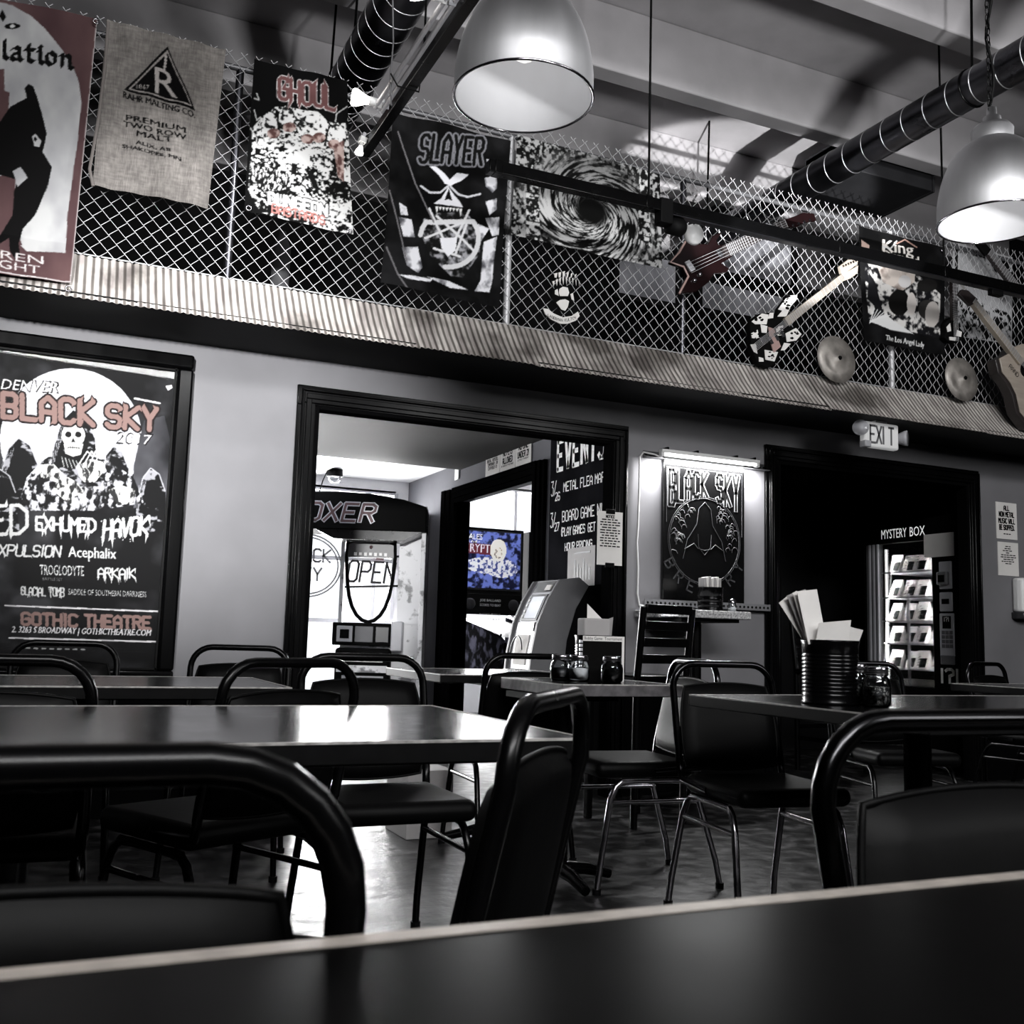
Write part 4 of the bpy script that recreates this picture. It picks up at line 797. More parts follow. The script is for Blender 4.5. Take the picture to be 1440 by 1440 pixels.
for k in range(60):
    a, b = rg.choice([(752, 752), (915, 680), (940, 850), (865, 820), (725, 845), (820, 960), (900, 640)]); a += rg.uniform(-26, 26); b += rg.uniform(-22, 22); r_ = rg.uniform(4, 10)
    mb.prism([(a+r_*math.cos(t), b+r_*math.sin(t)*rg.uniform(.4, 1)) for t in (0, 1.2, 2.4, 3.6, 4.9)], lambda x, y, d: gp(x, y)+Vector((0, d, 0)), -.003, -.005)
put(mb.build('sticker_print', M['ink'], kind='stuff'), g)
flat('pickguard', [(800, 800), (830, 810), (870, 910), (830, 945), (810, 880)], -.005, 0, M['tan_edge'], g); flat('bridge', [(745, 860), (775, 845), (800, 890), (770, 905)], -.01, 0, M['chrome'], g, .002)
for k in range(3): flat('pickup', [(795+k*32, 860-k*20), (808+k*32, 852-k*20), (830+k*32, 892-k*20), (817+k*32, 900-k*20)], -.009, 0, M['dark_grey'], g, .002)
neck(g, (895, 775), (1215, 520), .052, .042, M['maple'], 21, 6)
flat('headstock', [(1205, 500), (1195, 460), (1240, 425), (1300, 420), (1295, 450), (1255, 480), (1300, 455), (1296, 500), (1255, 530), (1228, 540)], -.015, .01, M['maple'], g, .003)
for k in range(6): put(MB().cyl(.007, 0, .022, 10, Matrix.Translation(gp(1212+k*14, 462-k*6)) @ Matrix.Rotation(math.pi/2, 4, 'X')).build('tuning_peg', M['chrome']), g)
for lab, c_, r_ in (('larger bronze cymbal leaning on the fence below the stickered guitar neck', (1177, 505), .155), ('smaller bronze cymbal leaning on the fence near the acoustic guitar', (1353, 533), .152)):
    p = at_y(*c_, 4.925); o = MB().lathe([(0, .028), (.008, .028), (.03, .022), (.045, .008), (r_*.6, .004), (r_, -.004), (r_, -.006), (.04, .0), (0, .018)], 40).build('cymbal', M['brass'], None, lab, 'cymbal')
    o.location = p; o.rotation_euler = (math.radians(86), 0, 0)
    w_ = MB().lathe([(0, .034), (.012, .034), (.014, .028), (.004, .027)], 12).build('wing_nut', M['ink'], o)
def ga(a, b): return at_y(1130+a/3.6, 260+b/3.6, 4.90)
def gb(a, b): return at_y(1130+a/3.6, 260+b/3.6, 4.76)
g = empty('acoustic_guitar', 'pale acoustic guitar hanging on the fence at the right edge', 'guitar', gb(1090, 1000))
bd = [(985, 880), (1020, 862), (1045, 850), (1060, 822), (1100, 806), (1160, 815), (1215, 850), (1230, 920), (1260, 1000), (1330, 1060), (1330, 1180), (1250, 1250), (1150, 1230), (1090, 1150), (1070, 1060), (1040, 1000), (1000, 950)]
flat('side', [(a-14, b+4) for a, b in bd], .0, .075, M['wood_dark'], g, .006, gb); flat('soundboard', bd, -.012, 0, M['wood'], g, .004, gb)
flat('sound_hole', [(1125+36*math.cos(t), 935+44*math.sin(t)) for t in [2*math.pi*k/20 for k in range(20)]], -.014, -.011, M['ink'], g, 0, gb)
put(MB().strokes('RAND', gb(1030, 925)+Vector((0, -.014, 0)), (.8, 0, -.6), (.6, 0, .8), .03, .10, .004).build('signature', M['ink'], kind='stuff'), g)
neck(g, (1085, 900), (845, 592), .055, .045, M['maple'], 18, 6, gb, .03)
flat('headstock', [(852, 605), (828, 618), (770, 560), (785, 535), (815, 540), (865, 585)], -.03, -.005, M['wood_dark'], g, .003, gb)
g = empty('bass_guitar', 'narrow stickered bass hanging upright between the black flag and the pale poster', 'guitar', ga(770, 740))
flat('body', [(718, 700), (740, 670), (775, 680), (790, 720), (815, 750), (805, 785), (770, 800), (730, 790), (712, 770), (724, 740)], 0, .04, M['ink'], g, .004, ga)
neck(g, (757, 690), (752, 500), .05, .045, M['wood_dark'], 14, 4, ga)
for q in ([(722, 720), (740, 700), (745, 740), (728, 745)], [(775, 735), (800, 745), (795, 770), (770, 765)], [(735, 770), (770, 772), (765, 790), (738, 786)]): flat('sticker', q, -.004, 0, M['paper'], g, 0, ga)
flat('headstock', [(742, 505), (765, 505), (770, 455), (740, 450)], -.012, .01, M['ink'], g, .003, ga)
g = empty('guitar', 'dark guitar neck with shining strings behind the right pendant lamp', 'guitar', ga(1020, 420)); neck(g, (1100, 560), (930, 345), .075, .06, M['wood_dark'], 20, 6, ga)
flat('headstock', [(918, 362), (950, 335), (905, 285), (870, 300)], -.01, .01, M['ink'], g, .003, ga)

# ------------------------------------------------------------------ signs and fittings on the main wall
def wall_box(x0, x1, z0, z1, d, cx, cz, y=D): return MB().box(x0-cx, x1-cx, -d, 0, z0-cz, z1-cz)
ex = empty('exit_sign', 'white emergency exit sign with two lamp heads above the right opening', 'sign', (4.807, 4.95, 2.262))
ex.scale = (.925, .925, .925)
MB().box(-.05, .05, -.05, -.005, .085, .103).build('canopy', M['white'], ex)
MB().box(-.155, .155, -.055, 0, -.09, .09).build('housing', mat('lit_sign_face', (.82, .82, .82), .5, emit=.30), ex, bevel=.014)
MB().box(-.157, -.10, -.06, 0, -.092, -.045).build('battery_cover', M['light_grey'], ex, bevel=.008)
mb = MB()
for k, ch in enumerate('EXIT'): mb.strokes(ch, (-.108+k*.056+(.0 if ch != 'I' else .0), -.0565, -.058), (1, 0, 0), (0, 0, 1), .118, .044 if ch != 'I' else .012, .016)
mb.build('lettering', M['grey'], ex)
for sx in (-1, 1):
    h = MB().lathe([(0, -.03), (.035, -.03), (.052, .01), (.055, .03), (0, .034)], 22, T(sx*.195, -.05, -.0+.03*(sx < 0), sx*.6, math.pi/2)).build('lamp_head', M['light_grey'], ex)
    MB().lathe([(.045, .032), (.03, .038), (0, .04)], 20, T(sx*.195, -.05, .03*(sx < 0), sx*.6, math.pi/2)).build('lens', M['glass'], h)
    MB().tube([(sx*.15, -.03, .02), (sx*.19, -.035, .02)], .012, 8).build('arm', M['light_grey'], ex)
def notice(name, label, x0, x1, z0, z1, lines, cat='sign', y=D, title=None, grey=False, font=1.0):
    cx, cz = (x0+x1)/2, z0; root = empty(name, label, cat, (cx, y, cz)); MB().box(x0-cx, x1-cx, -.006, -.001, 0, z1-z0).build('sheet', M['paper_grey' if grey else 'paper'], root)
    mb = MB(); wv = x1-x0; z = z1-z0-.02
    for t, h, fr_ in lines:
        z -= h
        if t.startswith('~'):
            rg_ = random.Random(sum(map(ord, t))); ww = wv*fr_; x = -ww/2
            while x < ww/2-.01: l = min(rg_.uniform(.012, .035), ww/2-x); mb.box(x, x+l, -.0072, -.006, z+h*.2, z+h*.75); x += l+.007
        elif t: mb.strokes(t, (-wv*fr_/2, -.0068, z), (1, 0, 0), (0, 0, 1), h*.86, wv*fr_, min(.0085, h*.24), .45)
        z -= h*.22
    mb.build('lettering', M['ink'], root, kind='stuff'); return root
notice('notice', 'white music warning sheet with bold print on the wall right of the dark opening', 6.338, 6.553, 1.735, 2.008, [('ALL', .038, .25), ('NON METAL', .040, .72), ('MUSIC WILL', .040, .78), ('BE SKIPPED.', .040, .72), ('', .012, 1), ('~a', .014, .34)])
notice('notice', 'white rules sheet with small centred print below the music warning sheet', 6.345, 6.557, 1.465, 1.712, [('', .004, 1), ('~c', .013, .26), ('~d', .013, .34), ('~e', .013, .52), ('~f', .013, .22), ('~g', .013, .7), ('~h', .013, .74), ('~i', .013, .48), ('~j', .013, .66), ('~k', .013, .3)])
ds = empty('soap_dispenser', 'white wall dispenser with a dark drip tray at the right edge of the wall', 'dispenser', (6.60, D, 1.17))
MB().box(-.12, .12, -.10, 0, .03, .28).build('cover', M['white'], ds, bevel=.02, seg=3); MB().box(-.13, .13, -.11, 0, -.02, .03).build('drip_tray', M['dark_grey'], ds, bevel=.008); MB().box(-.008, .008, -.104, -.10, .05, .26).build('seam', M['grey'], ds)
MB().box(-.01, .01, -.112, -.10, .0, .03).build('spout', M['light_grey'], ds, bevel=.003)
# brewery board with tube light
bx0, bx1, bz0, bz1 = 3.434, 4.047, 1.125, 2.075; bcx = (bx0+bx1)/2
panel_m = mat('satin_black_panel', (.02, .02, .022), .22, spec=.4)
bs = empty('brewery_sign', 'tall black engraved brewery panel lit by a tube between the two openings', 'sign', (bcx, D, bz0))
MB().box(bx0-bcx, bx1-bcx, -.03, -.004, 0, bz1-bz0).build('panel', panel_m, bs, bevel=.004)
eng = mat('engraved_silver_line', (.62, .62, .63), .35, metal=.5); eng2 = mat('engraved_dark_line', (.17, .17, .18), .5)
H_ = bz1-bz0
for t, a, b in (('BLACK', -.272, .03), ('SKY', .085, .272)):
    n = len(t); mb = MB()
    for k, ch in enumerate(t):
        w_ = (b-a)/n; x = a+w_*k; hh = .15+.10*abs((x+w_/2)/.3)**1.5
        mb.strokes(ch, (x+.006, -.0325, H_-.10-hh), (1, 0, 0), (0, 0, 1), hh, w_-.02, .028)
    mb.build('lettering', eng, bs)
for t, a, b in (('BLACK', -.272, .03), ('SKY', .085, .272)):
    n = len(t); mb = MB()
    for k, ch in enumerate(t):
        w_ = (b-a)/n; x = a+w_*k; hh = .15+.10*abs((x+w_/2)/.3)**1.5
        mb.strokes(ch, (x+.006, -.0335, H_-.10-hh), (1, 0, 0), (0, 0, 1), hh, w_-.02, .016)
    mb.build('lettering_core', M['ink'], bs)
mb = MB()
for r_ in (.262, .272): mb.tube([(r_*math.cos(t), -.031, .42+r_*1.02*math.sin(t)) for t in [2*math.pi*k/56 for k in range(56)]], .0022, 4, True)
mb.tube([(-.285, -.031, .52), (-.285, -.031, H_-.085), (.285, -.031, H_-.085), (.285, -.031, .46)], .0025, 4)
mb.build('ring', eng2, bs, kind='stuff')
mb = MB(); rg = random.Random(3)
outl = [(-.16, .30), (-.13, .42), (-.06, .52), (-.045, .62), (0, .665), (.045, .62), (.06, .52), (.13, .42), (.16, .30)]
mb.tube([(a, -.031, b) for a, b in outl], .002, 4)
for s in (-1, 1):
    for k in range(26):
        a0 = rg.uniform(-.4, 1.15); r_ = rg.uniform(.17, .25); x, z = s*r_*math.cos(a0), .42+r_*math.sin(a0); q = rg.uniform(.012, .028)
        mb.tube([(x+q*math.cos(t*rg.uniform(.8, 1.2)), -.031, z+q*math.sin(t)) for t in (0, .9, 1.8, 2.8, 3.8)], .0016, 3)
    mb.tube([(s*.15, -.031, .36), (s*.08, -.031, .40), (s*.05, -.031, .37), (0, -.031, .36)], .002, 4); mb.tube([(s*.05, -.031, .46), (s*.045, -.031, .38), (0, -.031, .33)], .002, 4)
mb.build('ornament', eng2, bs, kind='stuff')
mb = MB()
for k, ch in enumerate('BREWERY'):
    t = -2.62+k*(2.1/6)+.0; x, z = .30*math.cos(t), .42+.31*math.sin(t); ua = t+math.pi/2; U_ = Vector((math.cos(ua), 0, math.sin(ua))); V_ = Vector((-math.sin(ua), 0, math.cos(ua)))
    mb.strokes(ch, Vector((x, -.0325, z))-U_*.022-V_*.03, U_, V_, .07, .044, .010)
mb.build('base_lettering', eng2, bs)
for nm, z in (('upper', 2.055), ('lower', 1.14)):
    r_ = empty('slotted_rail', 'perforated steel rail along the %s edge of the brewery panel' % ('top' if nm == 'upper' else 'bottom'), 'rail', (3.77, D, z-.02))
    MB().box(-.47, .47, -.045 if nm == 'lower' else -.004, -.001 if nm == 'upper' else -.041, 0, .045).build('angle', M['grey'] if nm == 'lower' else M['dark_grey'], r_)
    MB().box(-.47, .47, -.045, 0, 0, .004).build('flange', M['grey'], r_)
    mb = MB()
    for k in range(30):
        if nm == 'upper' and -.36 < -.45+k*.031 < .3: continue
        mb.cyl(.008, -.0005, .0005, 10, T(-.45+k*.031, -.0462 if nm == 'lower' else -.0045, .023, 0, math.pi/2))
    mb.build('hole', M['ink'], r_, kind='stuff')
lt_ = empty('tube_light', 'lit fluorescent tube fitting over the top of the brewery panel', 'lamp', (3.75, D-.075, 2.052))
MB().box(-.37, .37, -.022, .022, .012, .034).build('fitting', M['white'], lt_, bevel=.004)
MB().tube([(-.35, 0, .002), (.35, 0, .002)], .009, 10).build('tube', M['tube'], lt_)
for x in (-.36, .36): MB().box(x-.012, x+.012, -.016, .016, -.012, .016).build('end_cap', M['white'], lt_, bevel=.003)
for x in (-.32, -.1, .2, .34): MB().box(x-.006, x+.006, -.01, .07, .03, .05).build('clip', M['black_metal'], lt_)
light('tube_glow', 'AREA', (3.75, D-.08, 2.035), (3.75, D+.02, 1.0), 45, .7, .03)
pts = [(903, 640), (930, 648), (908, 636), (899, 645), (899, 680), (897, 740), (895, 780), (897, 830), (898, 850), (905, 853)]
o = MB().tube([at_y(x, y, D-.02) for x, y in [(935, 646), (920, 639), (905, 636), (899.5, 643), (899, 680), (897, 740), (895.5, 762), (897, 800), (896, 835), (899, 851), (908, 853)]], .0065, 8).build('power_cord', M['rust'], None, 'white power cord running down the wall left of the brewery panel', 'cord')
o = MB().box(-.055, .055, -.012, 0, -.02, .02).build('wall_patch', M['white'], None, 'small white torn sticker on the wall under the high table', 'sticker', bevel=.003); o.location = at_y(972, 900, D)

# ------------------------------------------------------------------ in the vestibule
# events chalkboard
c0 = empty('chalkboard', 'black events chalkboard on the vestibule wall above the cash machine', 'board', (VX, 6.02, 1.26))
MB().box(-.02, -.002, -.46, .47, 0, 1.13).build('board', M['board'], c0, bevel=.003)
mb = MB()
for k, ch in enumerate('EVENTS'): mb.strokes(ch, (-.0215, .35-k*.118, .83), (0, -1, 0), (0, 0, 1), .20, .075, .034)
mb.build('heading', M['chalk'], c0)
for t, y, z, h, w_ in (('3/', .44, .655, .10, .075), ('26', .375, .615, .055, .07), ('METAL FLEA MARKET', .25, .665, .062, .70), ('3/', .44, .43, .10, .075), ('27', .375, .40, .055, .07), ('BOARD GAME NIGHT', .26, .455, .07, .70), ('(PLAY GAMES+GET', .27, .355, .055, .48), ('HOUR PRICING', .21, .25, .05, .38)):
    MB().strokes(t, (-.0215, y, z), (0, -1, 0), (0, 0, 1), h, w_, .0085).build('chalk_line', M['chalk'], c0)
MB().box(-.024, -.021, -.22, .16, .0, .26).build('taped_flyer', M['paper_grey'], c0)
mb = MB()
for k in range(6): mb.box(-.0255, -.024, -.16+k*.04, -.135+k*.04, .04, .12+.03*(k % 3))
mb.box(-.0255, -.024, -.16, .06, .215, .23); mb.build('flyer_print', M['grey'], c0, kind='stuff')
def side_notice(label, ya, yb, z0, z1, lines):
    cy = (ya+yb)/2; r_ = empty('rule_sign', label, 'sign', (VX, cy, z0)); w_ = abs(yb-ya); MB().box(-.008, -.002, -w_/2, w_/2, 0, z1-z0).build('sheet', M['paper'], r_)
    mb = MB(); z = z1-z0-.015
    for t, h, f_ in lines: z -= h; mb.strokes(t, (-.0088, w_*f_/2, z), (0, -1, 0), (0, 0, 1), h*.85, w_*f_, min(.010, h*.2), .45); z -= h*.2
    mb.build('lettering', M['ink'], r_, kind='stuff'); return r_
side_notice('white sign about refused identity cards, left of three above the vestibule doorway', 7.71, 7.42, 2.215, 2.40, [('WE DO NOT ACCEPT', .026, .86), ('DIGITAL, VERTICAL,', .026, .8), ('TEMPORARY, OR', .026, .7), ('EXPIRED ID', .026, .6)])
side_notice('white no pets sign in the middle of three above the vestibule doorway', 7.41, 7.13, 2.215, 2.405, [('NO PETS', .052, .6), ('ALLOWED', .052, .66), ('BY ORDER OF THE OWNER', .014, .8)])
side_notice('white age limit sign, right of three above the vestibule doorway', 7.12, 6.84, 2.22, 2.41, [('NO ONE', .052, .6), ('UNDER 21', .052, .7), ('WITHOUT PARENT', .014, .7)])
o = MB().box(-.012, 0, -.05, .05, -.05, .05).build('switch_plate', M['white'], None, 'small white switch plate on the vestibule wall left of the rule signs', 'switch', bevel=.004); o.location = (VX, 8.36, 2.33)
p = at_y(858, 757, D-.07); nt_ = notice('pinned_notice', 'typed white notice clipped to the moulding right of the wide opening', p.x-.085, p.x+.085, p.z-.16, p.z+.16, [('NOTICE', .018, .34)]+[('~%d' % k, .013, .8 if k % 3 else .66) for k in range(11)], y=D-.062)
for z in (-.0, .32): MB().box(-.03, .03, -.014, .0, z-.014, z+.014).build('binder_clip', M['ink'], nt_, bevel=.003)
# cash machine
atm = empty('cash_machine', 'curved silver cash machine below the chalkboard in the vestibule', 'cash machine', (2.98, 5.93, 0))
front = [(-.24, 0), (-.24, .62), (-.225, .80), (-.185, 1.0), (-.12, 1.15), (-.04, 1.28)]; back = [(.10, 1.30), (.17, 1.25), (.08, 1.10), (.02, .90), (.0, .70), (.0, 0)]
prof = front+back
for s in (-1, 1): MB().prism(prof, lambda a, b, d: Vector((a, d, b)), s*.20, s*.165).build('side_panel', M['grey'], atm, bevel=.006)
core = [(a+.02, b) for a, b in front]+[(a-.01, b-.01) for a, b in back]
MB().prism(core, lambda a, b, d: Vector((a, d, b)), .165, -.165).build('fascia', M['light_grey'], atm)
def on_front(z0, z1, y0, y1, d0, name, mt, par=None):
    def X(z):
        for (a0, b0), (a1, b1) in zip(front[1:], front[2:]):
            if b0 <= z <= b1: return a0+(a1-a0)*(z-b0)/(b1-b0)+.02
        return front[1][0]+.02 if z < .62 else -.02
    n = 4; vs = []; zs = [z0+(z1-z0)*k/n for k in range(n+1)]
    for z in zs:
        for y in (y0, y1): vs += [(X(z)-d0, y, z), (X(z)+.03, y, z)]
    f = []
    for k in range(n): i = k*4; f += [(i, i+4, i+6, i+2), (i, i+1, i+5, i+4), (i+2, i+6, i+7, i+3)]
    f += [(0, 2, 3, 1), (n*4, n*4+1, n*4+3, n*4+2)]
    return MB().add(vs, f).build(name, mt, par or atm)
sc_ = on_front(1.02, 1.19, -.12, .11, .006, 'screen_bezel', M['dark_grey']); on_front(1.035, 1.175, -.10, .07, .009, 'screen', mat('pale_screen', (.72, .73, .76), .2, emit=.25), sc_)
for k in range(4): on_front(1.04+k*.035, 1.055+k*.035, .085, .105, .014, 'side_key', M['white'])
on_front(1.205, 1.275, -.13, .13, .004, 'card_canopy', M['dark_grey']); on_front(1.215, 1.25, -.11, -.04, .012, 'card_reader', M['paper'])
on_front(.955, 1.01, -.12, .12, .008, 'keypad_panel', M['dark_grey']); k_ = on_front(.74, .93, -.08, .10, .006, 'dispenser_door', M['paper'])
MB().tube([(-.222+.012*abs(math.sin(t))-.02, .0+.085*math.cos(t), .80+.12*math.sin(t)) for t in [math.pi*k/14-.3 for k in range(15)]], .005, 6).build('door_arc', M['dark_grey'], atm)
MB().box(-.30, -.22, -.06, .06, .70, .715).build('receipt_tray', M['dark_grey'], atm, bevel=.003)
# boxing machine
bm = empty('boxing_machine', 'boxing arcade machine with a dark arched marquee in the vestibule window', 'arcade machine', (2.69, 9.0, 0), -math.radians(22))
body_m = mat('flame_print_panel', (.22, .22, .24), .4, scale=7, col2=(.80, .80, .82), stretch=(1, 1, .7), lohi=(.42, .58))
print_w = mat('scribbled_white_panel', (.45, .45, .46), .4, scale=9, col2=(.90, .90, .91), lohi=(.36, .44))
MB().box(-.80, -.76, -.34, .36, .0, 2.04).build('side_panel', print_w, bm, bevel=.005); MB().box(.46, .5, -.34, .36, .0, 2.04).build('side_panel', print_w, bm, bevel=.005)
MB().prism([(-.80, 1.80), (.5, 1.80), (.5, 2.02), (.3, 2.08), (0, 2.125), (-.3, 2.135), (-.6, 2.12), (-.80, 2.08)], lambda a, b, d: Vector((a, d, b)), -.44, .10).build('marquee', M['ink'], bm, bevel=.01)
mb = MB()
for k, ch in enumerate('BOXER'): mb.strokes(ch, (-.70+k*.155, -.442, 1.875), (1, 0, .0), (.22, 0, 1), .15, .11, .040)
mb.build('marquee_lettering', M['light_grey'], bm)
mb = MB()
for k, ch in enumerate('BOXER'): mb.strokes(ch, (-.70+k*.155, -.4435, 1.875), (1, 0, .0), (.22, 0, 1), .15, .11, .022)
mb.build('marquee_lettering_core', M['red'], bm)
MB().prism([(-.46, 1.8), (.46, 1.8), (.30, 1.72), (-.30, 1.72)], lambda a, b, d: Vector((a, d, b)), -.42, -.1).build('marquee_soffit', M['black_metal'], bm)
MB().lathe([(0, -.02), (.028, -.02), (.02, .02), (0, .03)], 14, T(.0, -.36, 1.76)).build('beacon', M['red'], bm)
sh = [(-.20, 1.70), (-.12, 1.735), (0, 1.75), (.12, 1.735), (.20, 1.70), (.205, 1.58), (.197, 1.46), (.185, 1.34), (.168, 1.24), (.14, 1.15), (.10, 1.08), (.05, 1.035), (0, 1.02), (-.05, 1.035), (-.10, 1.08), (-.14, 1.15), (-.168, 1.24), (-.185, 1.34), (-.197, 1.46), (-.205, 1.58)]
MB().box(-.25, .46, -.02, .36, .0, 1.0).build('cabinet', print_w, bm)
MB().box(-.27, -.235, -.08, .0, 1.0, 1.8).build('front_post', print_w, bm); MB().box(.25, .46, -.04, .0, 1.0, 1.8).build('front_post', print_w, bm)
MB().tube([(a*1.06, -.10, 1.38+(b-1.38)*1.03) for a, b in sh], .017, 8, True).build('target_frame', M['ink'], bm)
MB().prism(sh, lambda a, b, d: Vector((a, d, b)), -.106, -.102).build('target_panel', M['glass'], bm)
MB().prism([(-.20, 1.70), (-.12, 1.735), (0, 1.75), (.12, 1.735), (.20, 1.70), (.207, 1.585), (-.207, 1.585)], lambda a, b, d: Vector((a, d, b)), -.116, -.11).build('score_display', M['dark_grey'], bm)
op = empty('open_sign', 'dark outlined open sign in the storefront window behind the boxing machine', 'sign', tuple(at_y(522, 803, VY-.04)))
mb = MB()
mb.strokes('OPEN', (-.24, -.01, -.11), (1, 0, 0), (.12, 0, 1), .20, .46, .022)
mb.build('open_lettering', M['ink'], op); MB().tube([(x, -.0, z) for x, z in ((-.30, -.17), (.32, -.13), (.32, .16), (-.30, .13))], .012, 6, True).build('border', M['ink'], op)
MB().box(.04, .12, -.012, -.004, .11, .19).build('red_label', M['red'], op)
MB().lathe([(0, 0), (.016, 0), (.012, .012), (0, .014)], 12, T(0, -.116, 1.68, 0, math.pi/2)).build('lamp', M['red'], bm)
mb = MB()
for k in range(7): mb.box(-.15+k*.045, -.125+k*.045, -.118, -.115, 1.60+.005*(k % 2), 1.63)
mb.build('score_digits', M['white'], bm)
MB().box(-.30, .30, -.20, .0, .80, 1.0).build('coin_panel', M['ink'], bm, bevel=.01)
for x0, x1, mt in ((-.26, -.12, 'light_grey'), (-.10, .06, 'grey'), (.08, .2, 'dark_grey')): MB().box(x0, x1, -.215, -.2, .83, .97).build('coin_plate', M[mt], bm, bevel=.006)
MB().box(-.23, -.15, -.222, -.215, .86, .94).build('coin_slot', M['ink'], bm, bevel=.004); MB().box(.22, .32, -.26, -.05, .76, 1.02).build('start_box', M['light_grey'], bm, bevel=.01)
MB().box(-.26, .22, -.27, -.05, .40, .78).build('pedestal', M['ink'], bm, bevel=.03); MB().box(-.2, .16, -.28, -.268, .66, .735).build('name_plate', M['paper'], bm)
mb = MB()
for k in range(9): mb.strokes('XOHXEROXK'[k], (-.185+k*.037, -.2815, .67), (1, 0, 0), (0, 0, 1), .05, .026, .008)
mb.build('name_print', M['ink'], bm, kind='stuff')
MB().box(-.24, .2, -.282, -.268, .57, .63).build('flame_strip', print_w, bm); MB().box(-.19, .17, -.276, -.268, .40, .54).build('portrait_panel', M['light_grey'], bm)
MB().prism([(-.1, .40), (-.08, .48), (-.03, .53), (.03, .51), (.05, .45), (.03, .40)], lambda a, b, d: Vector((a, d, b)), -.28, -.275).build('portrait_print', M['grey'], bm)
MB().box(-.7, .7, -1.0, .4, .0, .06).build('base_plate', M['ink'], bm) if False else None
# camera dome, window sticker
cd_ = empty('dome_camera', 'small black dome camera hanging from the vestibule ceiling', 'camera', tuple(at_z(471, 660, VZ)))
MB().cyl(.075, -.07, .0, 22).build('base', M['black'], cd_); MB().lathe([(.06, -.07), (.055, -.10), (.035, -.125), (0, -.13)], 20).build('dome', M['jar'], cd_)
MB().tube([(-.07, 0, -.02), (-.11, 0, -.12), (-.15, .02, -.30)], .006, 6).build('cable', M['black'], cd_)
em2 = empty('window_decal', 'grey round logo sticker on the storefront glass left of the boxing machine', 'decal', tuple(at_y(432, 795, VY-.015)))
mb = MB()
for r_ in (.30, .33): mb.tube([(r_*math.cos(t), 0, r_*.9*math.sin(t)) for t in [2*math.pi*k/36 for k in range(36)]], .008, 4, True)
mb.build('ring', M['grey'], em2, kind='stuff'); MB().strokes('BLACK', (-.22, 0, .04), (1, 0, 0), (0, 0, 1), .12, .44, .02).strokes('SKY', (-.14, 0, -.14), (1, 0, 0), (0, 0, 1), .12, .28, .02).build('decal_lettering', M['grey'], em2)

# pinball machines in the arcade room
def pinball(name, label, x, y, art, rz=0, words=()):
    r_ = empty(name, label, 'pinball machine', (x, y, 0), rz)
    MB().box(-.36, .36, .0, .22, 1.30, 2.06).build('backbox', M['ink'], r_, bevel=.008)
    MB().box(-.335, .335, -.004, .0, 1.40, 2.035).build('backglass_frame', M['dark_grey'], r_)
    cc = Canvas('y', 0, -.34, .34, 1.38, 2.06, 260, (0.05, .05, .08)); art(cc)
    o = cc_sheet(cc, r_, -.32, .32, 1.42, 2.02)
    MB().box(-.335, .335, -.02, .0, 1.14, 1.36).build('speaker_panel', M['ink'], r_, bevel=.004)
    for s in (-1, 1): MB().lathe([(.06, 0), (.05, .006), (0, .004)], 18, T(s*.25, -.02, 1.25, 0, math.pi/2)).build('speaker', M['dark_grey'], r_)
    mb = MB()
    for k, t in enumerate(words): mb.text(t, (-.14, -.0215, 1.28-k*.05), (1, 0, 0), (0, 0, 1), .024, .24)
    if words: mb.build('speaker_lettering', M['white'], r_)
    pr = [(.25, 1.12), (.25, .60), (-1.05, .50), (-1.05, .86), (-.92, .92)]
    for s in (-1, 1): MB().prism(pr, lambda a, b, d: Vector((d, a, b)), s*.31, s*.28).build('side_board', body_m2, r_, bevel=.004)
    MB().box(-.28, .28, -1.04, .24, .52, .80).build('cabinet', M['ink'], r_)
    MB().add([(-.285, .2, 1.08), (.285, .2, 1.08), (.285, -.96, .91), (-.285, -.96, .91)], [(0, 1, 2, 3)][::-1]).build('playfield_glass', M['dark_grey'], r_)
    MB().tube([(-.3, .22, 1.125), (-.3, -.95, .93)], .012, 6).build('rail', M['chrome'], r_); MB().tube([(.3, .22, 1.125), (.3, -.95, .93)], .012, 6).build('rail', M['chrome'], r_)
    for sx in (-.27, .27):
        for sy, h in ((-1.0, .56), (.2, .64)): MB().box(sx-.02, sx+.02, sy-.02, sy+.02, 0, h).build('leg', M['black_metal'], r_)
    return r_
def cc_sheet(cc, root, x0, x1, z0, z1):
    nu, nv = 90, 84; U, V = np.meshgrid(np.linspace(0, 1, nu+1), np.linspace(0, 1, nv+1)); X = x0+(x1-x0)*U; Z = z1-(z1-z0)*V
    i = np.clip(((X-cc.a0)*cc.res).astype(int), 0, cc.w-1); j = np.clip(((cc.b1-Z)*cc.res).astype(int), 0, cc.h-1); c_ = cc.A[j, i]
    vs = np.stack([X, 0*X-.008, Z], -1).reshape(-1, 3); idx = np.arange(vs.shape[0]).reshape(nv+1, nu+1)
    F = np.stack([idx[1:, :-1], idx[1:, 1:], idx[:-1, 1:], idx[:-1, :-1]], -1).reshape(-1, 4)
    me = bpy.data.meshes.new('backglass'); me.from_pydata(vs.tolist(), [], F.tolist()); ca = me.color_attributes.new('print', 'FLOAT_COLOR', 'POINT')
    ca.data.foreach_set('color', np.concatenate([lin(np.clip(c_, 0, 1)), np.ones(c_.shape[:2]+(1,))], -1).reshape(-1).astype(np.float32)); me.materials.append(M['backlit'])
    o = bpy.data.objects.new('backglass', me); COL.objects.link(o); o.parent = root; return o
body_m2 = mat('scratched_side_art', (.03, .03, .035), .9, spec=0., scale=9, col2=(.16, .16, .19), lohi=(.5, .62))
